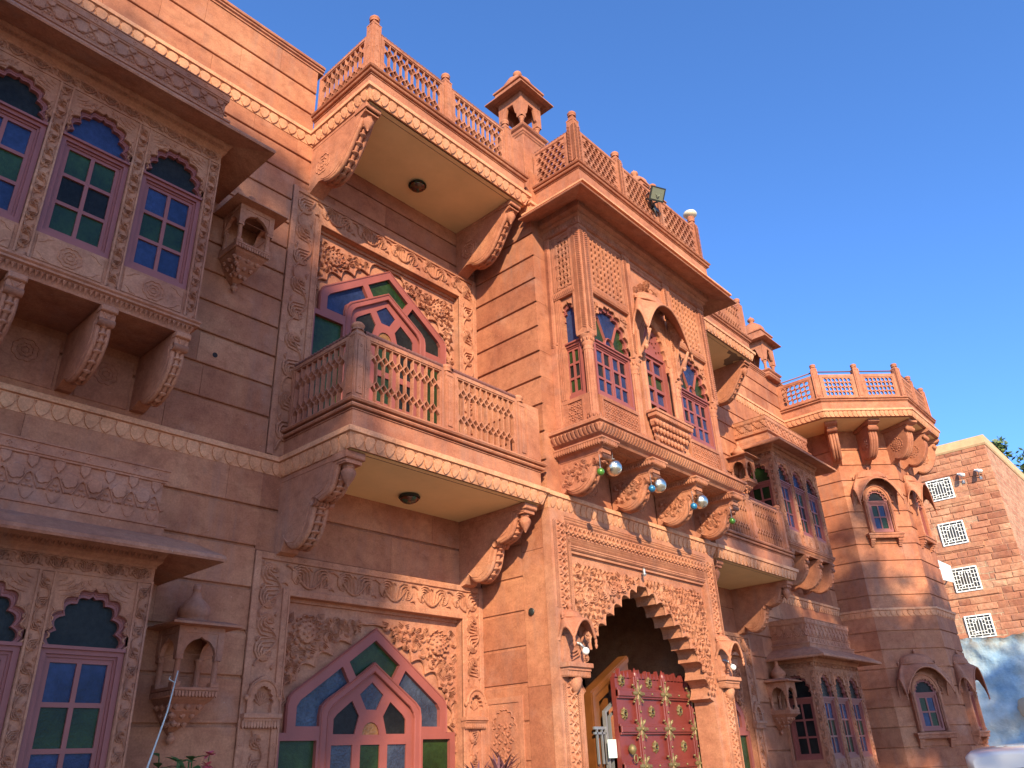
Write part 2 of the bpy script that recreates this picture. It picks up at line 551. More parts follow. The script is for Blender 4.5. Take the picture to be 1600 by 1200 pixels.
def cusped(cx, w, b0, h, n, k=.42, power=1.0, seg=5, ogee=True):
    """multifoil arch from left springing to right springing"""
    def base(t):           # t 0..1 left springing -> apex
        th = t * PI / 2
        x = -w / 2 * math.cos(th) ** power
        y = h * math.sin(th) ** (1.15)
        return (x, y)
    S = [base(i / 60) for i in range(61)]
    d = [0]
    for i in range(60): d.append(d[-1] + math.hypot(S[i + 1][0] - S[i][0], S[i + 1][1] - S[i][1]))
    nodes = []
    for j in range(n + 1):
        L = d[-1] * j / n
        for i in range(60):
            if d[i + 1] >= L - 1e-9: break
        t = (L - d[i]) / max(1e-9, d[i + 1] - d[i])
        nodes.append((S[i][0] + (S[i + 1][0] - S[i][0]) * t, S[i][1] + (S[i + 1][1] - S[i][1]) * t))
    left = []
    for j in range(n):
        p, q = nodes[j], nodes[j + 1]
        ch = math.hypot(q[0] - p[0], q[1] - p[1])
        nx, ny = -(q[1] - p[1]) / ch, (q[0] - p[0]) / ch
        for i in range(seg):
            t = i / seg
            bul = math.sin(t * PI) ** .8 * ch * k
            if ogee and j == n - 1: bul *= (1 - t) * 1.3
            left.append((p[0] + (q[0] - p[0]) * t + nx * bul, p[1] + (q[1] - p[1]) * t + ny * bul))
    apex = (0, h * (1.06 if ogee else 1))
    pts = left + [apex] + [(-x, y) for x, y in reversed(left)]
    return [(cx + x, b0 + y) for x, y in pts]

def petals(m, path, ztop, hgt, pitch, out_top=.030, out_bot=.004, mat=0, base=True, th=.011):
    """cream cornice: projecting fillet above a row of shield-shaped petals"""
    fil = hgt * .27
    if base:
        m.sweep(path, [(-.01, ztop), (out_top + .022, ztop), (out_top + .022, ztop - fil), (out_top, ztop - fil - .004), (out_bot, ztop - hgt), (-.01, ztop - hgt)], mat)
    for i in range(len(path) - 1):
        p, q = Vector((*path[i], 0)), Vector((*path[i + 1], 0))
        L = (q - p).length
        if L < pitch * .6: continue
        u = (q - p).normalized()
        fr = F(p, (u.y, -u.x, 0))
        n = max(1, round(L / pitch))
        pw = L / n
        ph = (hgt - fil) * .94
        for k in range(n):
            a = (k + .5) * pw
            out = []
            N = 6
            sh = [(0, 0), (-.17, .10), (-.36, .32), (-.47, .62), (-.42, .92), (-.2, 1.0), (.2, 1.0), (.42, .92), (.47, .62), (.36, .32), (.17, .10)]
            def P(x, y, c):
                b = ztop - fil - .006 - ph * (1 - y)
                cc = out_top + (out_bot - out_top) * ((ztop - fil - b) / (hgt - fil))
                return fr.p(a + x * pw, b, cc + c)
            vs = [P(x, y, -.002) for x, y in sh] + [P(x * .94, .5 + (y - .5) * .95, th) for x, y in sh] + [P(0, .58, th * 1.08)]
            n1 = len(sh)
            m.add(vs, [(i2, (i2 + 1) % n1, n1 + (i2 + 1) % n1, n1 + i2) for i2 in range(n1)] + [(n1 + i2, n1 + (i2 + 1) % n1, 2 * n1) for i2 in range(n1)], mat)
            # triangular notch between petals
            m.add([P(.5 - .11, .99, th), P(.5 + .11, .99, th), P(.5, .86, th), P(.5, .95, th * .2)], [(0, 2, 3), (2, 1, 3)], mat)

def slabs(m, fr, a0, a1, b0, b1, zs, mat=0, c=0, gap=.022, seed=3, joint=.0025, depth=.022, L0=.8, L1=1.7, v0=0, v1=0, bk=0):
    """wall face in stone courses with sunk horizontal joints"""
    rr = random.Random(seed)
    m.box(fr, a0 + bk, a1, b0, b1, c - .25, c - depth, mat)
    lv = [b0] + [z for z in zs if b0 + .03 < z < b1 - .03] + [b1]
    for i in range(len(lv) - 1):
        lo = lv[i] + (gap / 2 if i else 0)
        hi = lv[i + 1] - (gap / 2 if i < len(lv) - 2 else 0)
        a = a0
        x = a0 + rr.uniform(.3, 1) * L0
        while True:
            e = min(x, a1)
            if a1 - e < .25: e = a1
            p0, p1, cc, bv = a + (joint / 2 if a > a0 else 0), e - (joint / 2 if e < a1 else 0), c + rr.uniform(-.0015, .0015), .005
            cb = c - depth - .005
            m.add([fr.p(p0, lo, cb), fr.p(p1, lo, cb), fr.p(p1, hi, cb), fr.p(p0, hi, cb), fr.p(p0, lo, cc - bv), fr.p(p1, lo, cc - bv), fr.p(p1, hi, cc - bv), fr.p(p0, hi, cc - bv),
                   fr.p(p0, lo + bv, cc), fr.p(p1, lo + bv, cc), fr.p(p1, hi - bv, cc), fr.p(p0, hi - bv, cc)],
                  [(0, 1, 5, 4), (4, 5, 9, 8), (8, 9, 10, 11), (7, 11, 10, 6), (3, 7, 6, 2), (0, 4, 8, 11, 7, 3), (1, 2, 6, 10, 9, 5)], mat)
            if e >= a1: break
            a = e
            x = e + rr.uniform(L0, L1)

def jali_hex(fr, a0, a1, b0, b1, m, c0, c1, pitch=.079, t=.0105, mat=0, rim=.0):
    """balcony lattice: tall hexagons with a row of small diamonds at two levels"""
    n = max(2, round((a1 - a0) / pitch))
    p = (a1 - a0) / n
    H = b1 - b0
    d = p * .62          # half height of the diamond rows
    z1 = b0 + H * .27; z2 = b0 + H * .76
    hs = []
    e = t / 2
    for k in range(n):
        x0, x1 = a0 + k * p + e, a0 + (k + 1) * p - e
        xm = (x0 + x1) / 2
        s = e * .9
        hs.append([(x0, b0), (x1, b0), (x1, z1 - d + s), (xm, z1 - s), (x0, z1 - d + s)][::1])
        hs.append([(x0, z1 + d - s), (xm, z1 + s), (x1, z1 + d - s), (x1, z2 - d + s), (xm, z2 - s), (x0, z2 - d + s)])
        hs.append([(x0, z2 + d - s), (xm, z2 + s), (x1, z2 + d - s), (x1, b1), (x0, b1)])
    for k in range(1, n):
        x = a0 + k * p
        for z in (z1, z2):
            hs.append([(x - p / 2 + t * .85, z), (x, z - d + t * .95), (x + p / 2 - t * .85, z), (x, z + d - t * .95)])
    return hs

def jali_round(a0, a1, b0, b1, nx, ny, t=.012, sides=10, small=True):
    px, py = (a1 - a0) / nx, (b1 - b0) / ny
    r = min(px, py) / 2 - t / 2
    hs = []
    for j in range(ny):
        for i in range(nx):
            cx, cy = a0 + (i + .5) * px, b0 + (j + .5) * py
            hs.append([(cx + math.cos(2 * PI * (k + .5) / sides) * r * px / min(px, py) , cy + math.sin(2 * PI * (k + .5) / sides) * r * py / min(px, py)) for k in range(sides)])
            if small and i < nx - 1 and j < ny - 1:
                x, y = a0 + (i + 1) * px, b0 + (j + 1) * py
                q = min(px, py) * .155
                hs.append([(x - q, y), (x, y - q), (x + q, y), (x, y + q)])
    return hs

def jali_scale(a0, a1, b0, b1, nx, ny, t=.012):
    """overlapping pointed leaf openings, rows offset"""
    px, py = (a1 - a0) / nx, (b1 - b0) / ny
    hs = []
    for j in range(ny):
        off = .5 if j % 2 else 0
        for i in range(nx + (0 if j % 2 == 0 else -1)):
            cx, cy = a0 + (i + .5 + off) * px, b0 + (j + .5) * py
            w, h = px / 2 - t * .6, py * .62
            hs.append([(cx, cy - h * .75), (cx + w * .62, cy - h * .35), (cx + w, cy + h * .05), (cx + w * .55, cy + h * .35), (cx, cy + h * .72), (cx - w * .55, cy + h * .35), (cx - w, cy + h * .05), (cx - w * .62, cy - h * .35)])
    # keep only the ones that stay inside
    return [h for h in hs if all(a0 < x < a1 and b0 < y < b1 for x, y in h)]

def newel(m, x, y, z0, z1, s=.11, mat=0, ang=0, orn=True):
    """square railing post with grooved faces and a fluted ball on a collar"""
    ca, sa = math.cos(ang), math.sin(ang)
    o = Vector((x, y, 0))
    zs = z0 + (z1 - z0) * .80
    for n in ((0, -1), (-1, 0), (1, 0), (0, 1)):
        nx, ny = n[0] * ca - n[1] * sa, n[0] * sa + n[1] * ca
        fr = F(o + Vector((nx, ny, 0)) * (s / 2), (nx, ny, 0))
        h = s / 2
        if n == (0, -1): m.box(fr, -h + .005, h - .005, z0, zs, -s + .005, -.005, mat)
        m.box(fr, -h + .0065, -h * .70, z0, zs, -.006, 0, mat)
        m.box(fr, h * .70, h - .0065, z0, zs, -.006, 0, mat)
        m.prism(fr, [(-h * .5, z0 + .05), (h * .5, z0 + .05), (h * .5, zs - .05), (0, zs - .01), (-h * .5, zs - .05)], -.004, .004, mat)
        if orn:
            for zz in (z0 + .1, (z0 + zs) / 2, zs - .1):
                dots(m, fr, (0, zz - .02), (0, zz + .02), .04, .004, mat, s * .06)
    fr = F(o, (ca * 0 + sa, -ca, 0))
    h = s / 2
    r2 = math.sqrt(2)
    m.lathe((x, y, 0), [(h * r2, zs), (h * r2, zs + .012), (h * .9 * r2, zs + .02), (h * .62 * r2, zs + .045), (h * .62 * r2, z1 - s * .75)], 4, mat, PI / 4 + ang, False)
    zt = z1 - s * .75
    m.lathe((x, y, zt), [(h * .95, 0), (h * .95, .010), (h * .72, .018), (h * .98, .032), (h * 1.02, .05), (h * .8, .068), (h * .35, .078), (.004, .084)], 16, mat, 0, True, .06)

def rope(m, p0, p1, r=.019, mat=0, tw=.09):
    """twisted rope moulding"""
    p0, p1 = Vector(p0), Vector(p1)
    L = (p1 - p0).length
    d = (p1 - p0) / L
    x = d.orthogonal().normalized(); y = d.cross(x)
    n = max(4, int(L / .012))
    vs = []; k = 8
    for i in range(n + 1):
        t = i / n * L
        for q in range(k):
            a = 2 * PI * q / k + t / tw * 2 * PI
            rr = r * (1.12 if q % 4 == 0 else (.82 if q % 4 == 2 else 1))
            vs.append(p0 + d * t + (x * math.cos(a) + y * math.sin(a)) * rr)
    m.add(vs, [(i * k + q, i * k + (q + 1) % k, (i + 1) * k + (q + 1) % k, (i + 1) * k + q) for i in range(n) for q in range(k)], mat, True)

def bracket_profile_mesh(m, fr_origin, prof, x0, x1, mat=0, ribs=True, orn=None):
    """scrolled console: prof in (out, z), extruded in x from x0 to x1; wall at y=fr_origin, outwards -y"""
    fr = F((x0, fr_origin, 0), (-1, 0, 0))          # a = -y = out
    m.prism(fr, [(o, z) for o, z in prof], -(x1 - x0), 0, mat, back=True)
    fr2 = F((x1, fr_origin, 0), (1, 0, 0))
    return fr, fr2

def curve(pts, n=6):
    """Catmull-Rom through points"""
    out = []
    P = [pts[0]] + list(pts) + [pts[-1]]
    for i in range(1, len(P) - 2):
        for k in range(n):
            t = k / n
            a, b, c, d = P[i - 1], P[i], P[i + 1], P[i + 2]
            out.append(tuple(.5 * (2 * b[q] + (c[q] - a[q]) * t + (2 * a[q] - 5 * b[q] + 4 * c[q] - d[q]) * t * t + (3 * b[q] - a[q] - 3 * c[q] + d[q]) * t ** 3) for q in (0, 1)))
    out.append(tuple(pts[-1]))
    return out

def face_ribs(m, yo, crv, x0, x1, mat=0, nrib=3, r=.012):
    """ribs and leaf scales that run down the front curve of a console"""
    for k in range(nrib):
        x = x0 + (x1 - x0) * (k + .5) / nrib
        m.tube([(x, yo - o, z) for o, z in crv], (x1 - x0) / nrib * .46, 6, mat)
    step = 2
    for i in range(1, len(crv) - 1, step):
        o, z = crv[i]
        x = (x0 + x1) / 2
        dx, dz = crv[i + 1][0] - crv[i - 1][0], crv[i + 1][1] - crv[i - 1][1]
        L = math.hypot(dx, dz) or 1
        nx, nz = -dz / L, dx / L
        if nx < 0 and nz > 0: nx, nz = -nx, -nz
        m.lathe((x, yo - o - nx * .006, z + nz * .006 - .012), [(.002, 0), ((x1 - x0) * .26, .008), ((x1 - x0) * .3, .016), ((x1 - x0) * .2, .026), (.003, .03)], 8, mat)

def pendant(m, x, y, zt, zb, r=.055, mat=0):
    h = zt - zb
    m.lathe((x, y, zb), [(.003, 0), (r * .28, h * .10), (r * .72, h * .36), (r * .98, h * .60), (r * .88, h * .76), (r * .6, h * .86), (r * .78, h * .88), (r * .78, h * .93), (r * .55, h * .95), (r * .8, h)], 16, mat, 0, True, .09)

def lattice_panel(name, fr, a0, a1, b0, b1, parent, kind='hex', border=.05, nx=8, ny=4, th=.036, scallop=False):
    """framed pierced stone panel"""
    m = M()
    ia0, ia1, ib0, ib1 = a0 + border, a1 - border, b0 + border * .8, b1 - border
    if kind == 'hex':
        hs = jali_hex(fr, ia0, ia1, ib0, ib1, m, 0, 0)
        m.holes(fr, [(a0, b0), (a1, b0), (a1, b1), (a0, b1)], [h for h in hs], -th, 0, 0, True)
    elif kind == 'round':
        m.holes(fr, [(a0, b0), (a1, b0), (a1, b1), (a0, b1)], jali_round(ia0, ia1, ib0, ib1, nx, ny), -th, 0, 0, True)
    else:
        m.holes(fr, [(a0, b0), (a1, b0), (a1, b1), (a0, b1)], jali_scale(ia0, ia1, ib0, ib1, nx, ny), -th, 0, 0, True)
        for j in range(ny + 1):
            z = ib0 + (ib1 - ib0) * j / ny
            m.ridge(fr, [(ia0 + (ia1 - ia0) * i / (nx * 2), z + (.006 if i % 2 else -.004)) for i in range(nx * 2 + 1)], .007, 0, .008)
        for q in (1, -1):
            pass
    # raised frame
    f = .012
    m.holes(fr, [(a0, b0), (a1, b0), (a1, b1), (a0, b1)], [[(ia0 - f, ib0 - f), (ia1 + f, ib0 - f), (ia1 + f, ib1 + f), (ia0 - f, ib1 + f)]], 0, .008)
    for p0, p1 in (((ia0, (b0 + ib0 - f) / 2), (ia1, (b0 + ib0 - f) / 2)), ((ia0, (b1 + ib1 + f) / 2), (ia1, (b1 + ib1 + f) / 2))):
        dots(m, fr, p0, p1, .17, .008, 0, .006)
    for aa in ((a0 + ia0 - f) / 2, (a1 + ia1 + f) / 2):
        dots(m, fr, (aa, ib0), (aa, ib1), .2, .008, 0, .006)
    return obj(name, m, SP, parent)

MOULD = [(-.02, 0), (.010, 0), (.010, .008), (-.004, .010), (-.004, .016), (.030, .018), (.038, .030), (.032, .044), (-.002, .047), (-.002, .056), (.046, .060), (.056, .075), (.046, .089), (.0, .094), (-.02, .094)]

# ================================================================== THE PALACE
XP, XQ, YP = 5.665, 8.835, -.93        # projecting centre block
XC = 7.25
ZB, ZU = 3.95, 7.52                    # tops of the two cream cornices
GL = [1.596 - .319 * 4 + .319 * k for k in range(12)]
GU = [4.284 + .306 * k for k in range(12)]
palace = thing('palace_building', (XC, 0, 0), 'red sandstone palace front with carved windows, balconies, bay windows and an octagonal end tower', 'building')

def mirror(x): return 2 * XC - x

def wall_part(rects, grooves, fr=W, name='wall', seed=1, parent=palace, **kw):
    m = M()
    for i, (a0, a1, b0, b1) in enumerate(rects):
        slabs(m, fr, a0, a1, b0, b1, grooves, seed=seed * 31 + i, **kw)
    return obj(name, m, ST, parent)

# ---- plain wall in courses
wall_part([(-2.5, 3.15, 0, ZB - .14), (3.15, XP, 3.17, ZB - .14)], GL, seed=1)
wall_part([(-2.5, 3.145, ZB, ZU - .15), (3.145, XP, 6.785, ZU - .15)], [4.29 + .2885 * k for k in range(11)], seed=2)
wall_part([(-2.5, 3.3, ZU, 8.44)], [7.79, 8.1], seed=3, L0=.6, L1=1.3)
wall_part([(mirror(3.15), 15.3, 0, ZB - .14), (XQ, mirror(3.15), 3.17, ZB - .14)], GL, seed=4)
wall_part([(mirror(3.145), 15.3, ZB, ZU - .15), (XQ, mirror(3.145), 6.785, ZU - .15)], GU, seed=5)
wall_part([(mirror(3.3), 15.0, ZU, 8.40)], [7.8, 8.1], seed=6)
m = M()
for a0, a1, b0, b1 in ((-2.5, 5.9, 0, 7.3), (8.85, 15.2, 0, 7.3), (5.9, 8.85, 3.5, 7.3)):
    m.box(W, a0, a1, b0, b1, -.5, -.26)
obj('inner_wall', m, ST, palace)
m = M(); m.prism(W, [(2.605 + .022 * math.cos(k * PI / 8), 4.69 + .022 * math.sin(k * PI / 8)) for k in range(16)], 0, .003); obj('drain_hole_disc', m, DK, palace)  # flat black disc on the wall, painted dark like the inside of a hole
# ---- coping of the roof parapets
COP = [(-.25, 0), (.012, 0), (.012, .02), (.03, .03), (.03, .05), (.045, .055), (.05, .075), (.03, .085), (.03, .105), (-.25, .105)]
m = M(); m.sweep([(-2.5, 0), (3.36, 0)], COP, zoff=8.42); obj('parapet_coping', m, SP, palace)
m = M(); m.sweep([(mirror(3.3), 0), (15.0, 0)], COP, zoff=8.36); obj('parapet_coping', m, SP, palace)
# ---- cream cornices on the wall
m = M(); petals(m, [(-2.5, 0), (3.31, 0)], ZB, .15, .106); obj('cornice_band', m, CR, palace)
m = M(); petals(m, [(-2.5, 0), (3.31, 0)], ZU, .15, .104); obj('cornice_band', m, CR, palace)
m = M(); petals(m, [(mirror(3.31), 0), (15.2, 0)], ZB, .15, .104); obj('cornice_band', m, CR, palace)
m = M(); petals(m, [(mirror(3.31), 0), (15.2, 0)], ZU, .15, .104); obj('cornice_band', m, CR, palace)

# ---- projecting centre block
SL = F((XP, 0, 0), (-1, 0, 0))         # its left side, a = distance out from the wall
SRt = F((XQ, 0, 0), (1, 0, 0))
m = M()
slabs(m, SL, 0, .56, 0, ZB - .14, GL, seed=9, L0=6, L1=8, depth=.012)
for i, (z0, z1) in enumerate(((0, 1.25), (1.25, 2.2), (2.2, 3.42), (3.42, ZB - .14))):
    m.box(SL, .563, -YP, z0 + .002, z1, -.25, -.001, 0, bev=.003)
obj('pier', m, ST, palace)
m = M()
slabs(m, SL, 0, -YP - .002, ZB, 7.44, GU, seed=10, L0=6, L1=8, depth=.02)
slabs(m, F((XP, YP, 0), (0, -1, 0)), .002, .27, ZB, 7.44, GU, seed=10, L0=6, L1=8, depth=.02, bk=.04)
obj('pier', m, ST, palace)
m = M()
B = F((0, YP, 0), (0, -1, 0))
m.box(B, XP + .05, XQ - .05, ZB - .2, 8.0, -.35, -.02)
m.box(B, XQ - .25, XQ, ZB, 7.44, -.35, 0)
m.box(SRt, YP + .003, 1.0, 0, 7.44, -.25, .002)
obj('wall', m, ST, palace)
m = M()
petals(m, [(XP - .005, .0), (XP - .005, YP + .0), (XQ, YP), (XQ, 0)], ZB - .005, .15, .094, out_top=.045)
obj('cornice_band', m, CR, palace)

# ------------------------------------------------------------------ balconies
PEEL = [(10.55, -.87), (10.62, -.79), (10.72, -.81), (10.78, -.74), (10.80, -.64), (10.89, -.60), (10.95, -.55), (11.06, -.57), (11.03, -.68), (10.97, -.72), (11.0, -.80), (11.05, -.87), (10.93, -.90), (10.86, -.86), (10.76, -.89), (10.66, -.87)]
def jrect(x0, x1): return (min(x0, x1), max(x0, x1))

def balcony(left, low, label):
    X = (lambda x: x) if left else mirror
    zt = ZB if low else ZU
    x0, x1 = jrect(X(3.31), X(5.555))
    yb = -.945
    m = M()
    zm = zt + (.165 if low else .175)         # underside of the moulding
    path = [(x0, 0), (x0, yb), (x1, yb), (x1, 0)]
    m.sweep(path, [(-.30, zt - .15), (0, zt - .15), (0, zm), (-.30, zm)])
    m.sweep(path, [(o - .0, z) for o, z in MOULD], zoff=zm)
    m.box(W, x0 + .05, x1 - .05, zm - .02, zm + .02, 0, -yb - .05)
    if not low:
        m.box(W, x0 + .1, x1 - .1, zt - .12, zt + .05, -1.2, .1)
    base = obj('balcony', m, SP, palace, label=label)
    m = M(); petals(m, path, zt, .155, .104, out_top=.038); obj('cornice_band', m, CR, base)
    # plastered underside
    m = M()
    zs = zt - (.15 if low else .15)
    m.box(W, x0 + .02, x1 - .0, zs - .0, zs + .02, 0, -yb - .02)
    m.holes(F((0, 0, 0), (0, -1, 0)), [(x0 + .02, zs - .003), (x1, zs - .003), (x1, zs), (x0 + .02, zs)], [], .0, -yb - .03)
    obj('soffit', m, SF, base)
    if not left and not low:
        m = M()
        m.add([(*q, zs - .004) for q in PEEL], [tuple(range(len(PEEL)))])
        obj('peeled_patch', m, plain('bare_cement', (.20, .13, .08), .95, bump=.004), base)
    m = M()
    m.tube([(x0 + .13, yb + .08, zs - .004), (x1 - .02, yb + .08, zs - .004)], .003, 4)
    obj('soffit_groove', m, RO, base)
    zr = zm + .094
    ptop = zt + (.86 if low else .80)
    # panels and posts
    posts = [3.355, 4.352, 5.325]
    s = .112
    h1 = zt + (.935 if low else 1.01)
    for i, p in enumerate(posts):
        m = M(); newel(m, X(p), yb + .05, zr, h1 + (.04 if i == 0 else 0), s if i == 0 else .105); obj('railing_post', m, SP, base)
    fr = F((0, yb + .015, 0), (0, -1, 0))
    for a, b in ((3.42, 4.29), (4.415, 5.265)):
        a, b = jrect(X(a), X(b))
        lattice_panel('railing_panel', fr, a, b, zr, ptop, base, 'hex', .045)
        m = M(); rope(m, (a, yb + .04, ptop + .035), (b, yb + .04, ptop + .035)); m.box(F((0, yb + .02, 0), (0, -1, 0)), a, b, ptop, ptop + .02, -.04, -.008); obj('handrail', m, [RO], base)
    if left:
        fs = F((x0 + .015, 0, 0), (-1, 0, 0))
        lattice_panel('railing_panel', fs, .02, .83, zr, ptop, base, 'hex', .045)
        m = M(); rope(m, (x0 + .04, -.02, ptop + .035), (x0 + .04, yb + .11, ptop + .035)); obj('handrail', m, RO, base)
    a, b = jrect(X(5.375), X(5.60))
    m = M(); m.box(fr, a, b, zr, ptop, -.06, -.005); m.box(fr, a + .03, b - .03, zr + .03, ptop - .03, -.005, .003, bev=.003); obj('railing_panel', m, SP, base)
    # brackets
    if low:
        blk = (.815, .09)
        c1 = [(.76, -.235), (.745, -.29), (.71, -.38), (.66, -.43), (.58, -.455), (.54, -.46)]
        c2 = [(.475, -.50), (.46, -.56), (.43, -.66), (.37, -.735), (.29, -.775), (.21, -.765), (.15, -.715), (.135, -.69)]
        c3 = [(.13, -.72), (.09, -.785), (.03, -.80)]
        ztop = zt - .155
        prof = [(0, -.155), (.87, -.155), (.87, -.235)] + c1 + c2 + c3 + [(0, -.80)]
    else:
        c1 = [(.80, -.28), (.77, -.36), (.70, -.46), (.62, -.58), (.54, -.68), (.44, -.74), (.33, -.745), (.24, -.71)]
        c2 = []
        c3 = [(.17, -.69), (.10, -.72), (.03, -.755)]
        prof = [(0, -.155), (.88, -.155), (.88, -.235)] + c1 + c3 + [(0, -.76)]
    for k, bx in enumerate(((3.318, 3.478), (5.365, 5.515))):
        b0, b1 = jrect(X(bx[0]), X(bx[1]))
        m = M()
        FB = F((b0, 0, 0), (-1, 0, 0))
        m.prism(FB, [(o, z + zt) for o, z in prof], -(b1 - b0), 0, 0, True)
        # raised edge line on the cheek
        m.ridge(FB, [(.02, zt - .2), (.80, zt - .2)], .004, 0, .004)
        cu = curve([(o, z + zt) for o, z in c1], 3)
        inn = [(o - .035, z + .03) for o, z in cu]
        m.ridge(FB, inn, .006, 0, .005)
        if c2:
            m.ridge(FB, [(o - .03, z + zt + .03) for o, z in c2], .006, 0, .005)
        else:
            flat_rosette(m, FB, .22, zt - .50, .115, 0)
        face_ribs(m, 0, cu, b0, b1, nrib=3)
        if c2:
            face_ribs(m, 0, curve([(o, z + zt) for o, z in c2], 3), b0, b1, nrib=3)
            m.tube([(b0 - .012, -.50, zt - .475), (b1 + .012, -.50, zt - .475)], .034, 12)
            for q in range(5):
                m.tube([(b0 + (b1 - b0) * (q + .3) / 5.3, -.50, zt - .475), (b0 + (b1 - b0) * (q + .8) / 5.3, -.50, zt - .475)], .038, 12)
        # abacus above the bud
        xm = (b0 + b1) / 2
        m.box(W, b0 - .012, b1 + .012, zt - .215, zt - .157, .72, .905, bev=.008)
        m.box(W, b0 + .006, b1 - .006, zt - .25, zt - .215, .745, .88)
        bk = obj('bracket', m, SP, base)
        m = M(); pendant(m, xm, -.815, zt - .25, zt - .42, .062); obj('lotus_bud', m, SP, bk)
    return base

balcony(True, True, 'middle balcony left of the entrance bay')
balcony(True, False, 'roof terrace balcony left of the entrance bay')
balcony(False, True, 'middle balcony right of the entrance bay')
balcony(False, False, 'roof terrace balcony right of the entrance bay')

# ------------------------------------------------------------------ large arched windows with carved surrounds
def arched_window(left, low):
    X0 = 3.15 if left else mirror(XP)
    o = (X0, 0, 0)
    fr = F(o, (0, -1, 0))
    Wd = 2.515
    z0, zt = (0.3, 3.165) if low else (ZB + .02, 6.787)
    zi = zt - .315                       # top of the recess
    a0, a1 = .325, Wd - .325 + .06
    a1 = 2.24
    cx = (a0 + a1) / 2 - .02
    D = -.10
    m = M()
    # surround slabs
    m.holes(fr, [(0, z0), (Wd, z0), (Wd, zt), (0, zt)], [[(a0, z0 + .001), (a1, z0 + .001), (a1, zi), (a0, zi)]], -.2, .006)
    e = .055
    for (p, q, r, s) in ((0, e, z0, zt), (a0 - e, a0, z0, zi + e), (Wd - e, Wd, z0, zt), (a1, a1 + e, z0, zi + e), (e, Wd - e, zt - e, zt), (a0 , a1, zi, zi + e)):
        m.box(fr, p, q, r, s, 0, .024, 0, bev=.004)
    m.box(fr, a0 - .008, a0 + .004, z0, zi, D, .03)
    for aa in (e / 2, a0 - e / 2, Wd - e / 2, a1 + e / 2):
        dots(m, fr, (aa, z0 + .2), (aa, zt - .1), .135, .024, 0, .0062)
    dots(m, fr, (.1, zt - e / 2), (Wd - .1, zt - e / 2), .135, .024, 0, .0062)
    dots(m, fr, (a0, zi + e / 2), (a1, zi + e / 2), .135, .024, 0, .0062)
    vw = a0 - 2 * e + .02
    am = (e + a0 - e) / 2
    bm = (a1 + e + Wd - e) / 2
    zm = (zt - e + zi + e) / 2
    shelf = z0 + 0 if not low else 1.975
    zb = (shelf + .34) if low else z0 + .05
    nv = 4 if low else 9
    vine(m, fr, (am, zb), (am, zt - e - .02), vw, nv, .006, .020)
    vine(m, fr, (bm, zb), (bm, zt - e - .02), vw * .92, nv, .006, .024, flip=-1)
    vine(m, fr, (a0 - .04, zm), (a1 + .04, zm), zt - zi - 2 * e + .02, 9, .006, .024)
    if low:
        for c0 in (am, bm):
            w2 = .155
            # little arched niche standing on a dentilled shelf
            m.box(fr, c0 - w2, c0 + w2, shelf - .02, shelf + .012, 0, .075, 0, bev=.004)
            m.box(fr, c0 - w2 + .008, c0 + w2 - .008, shelf - .035, shelf - .02, 0, .06)
            n = 13
            for k in range(n):
                aa = c0 - w2 + .014 + (2 * w2 - .028) * k / (n - 1)
                m.prism(fr, [(aa - .010, shelf - .07), (aa, shelf - .088), (aa + .010, shelf - .07), (aa + .010, shelf - .035), (aa - .010, shelf - .035)], 0, .05)
            A = cusped(c0, .15, shelf + .075, .12, 4, seg=3)
            m.holes(fr, [(c0 - .125, shelf + .012), (c0 - .125, shelf + .15), (c0 - .10, shelf + .215), (c0 - .05, shelf + .25), (c0, shelf + .275), (c0 + .05, shelf + .25), (c0 + .10, shelf + .215), (c0 + .125, shelf + .15), (c0 + .125, shelf + .012)],
                    [[(c0 - .075, shelf + .02)] + A + [(c0 + .075, shelf + .02)]], .006, .05)
            m.ridge(fr, [(c0 + .115 * math.cos(PI * (1 - k / 12)), shelf + .13 + .115 * math.sin(PI * k / 12)) for k in range(13)], .012, .05, .014)
            for k in range(7):
                t = PI * (.15 + .7 * k / 6)
                m.ridge(fr, [(c0, shelf + .07), (c0 + .045 * math.cos(t), shelf + .07 + .07 * math.sin(t)), (c0 + .06 * math.cos(t), shelf + .07 + .1 * math.sin(t))], [.004, .012, .006], .006, .016)
            for sg in (-1, 1):
                m.lathe(fr.p(c0 + sg * .135, shelf + .10, .045), [(.004, 0), (.014, .008), (.018, .022), (.012, .034), (.004, .042)], 10)
            vine(m, fr, (c0, z0 + .2), (c0, shelf - .1), .13, 8, .006, .02, flip=1 if c0 < 1 else -1)
    sur = obj('arched_window', m, SC, palace, label=('ground floor' if low else 'first floor') + ' arched window ' + ('left' if left else 'right') + ' of the entrance bay')
    # tympanum: carved plate with scalloped lower edge
    ax, az = cx, (2.70 if low else 6.40)
    m = M()
    m.box(fr, a0, a1, z0, zi, D - .06, D)
    nod = [(-.90, -1.0), (-.875, -.78), (-.845, -.60), (-.76, -.455), (-.59, -.35), (-.43, -.255), (-.25, -.155), (-.02, -.01)]
    left_pts = []
    for i in range(len(nod) - 1):
        p, q = nod[i], nod[i + 1]
        ch = math.hypot(q[0] - p[0], q[1] - p[1])
        nx, ny = -(q[1] - p[1]) / ch, (q[0] - p[0]) / ch
        for k in range(6):
            t = k / 6
            bu = math.sin(t * PI) ** .8 * ch * .40
            left_pts.append((p[0] + (q[0] - p[0]) * t + nx * bu, p[1] + (q[1] - p[1]) * t + ny * bu))
    lim = (a1 - a0) / 2
    arc = [(ax + x, az + y) for x, y in left_pts] + [(ax, az + .03)] + [(ax - x, az + y) for x, y in reversed(left_pts)]
    arc = [(min(max(x, a0 + .012), a1 - .012), y) for x, y in arc]
    zlo = az - 1.0
    m.prism(fr, [(a0, zlo)] + arc + [(a1, zlo), (a1, zi), (a0, zi)], D, D + .022)
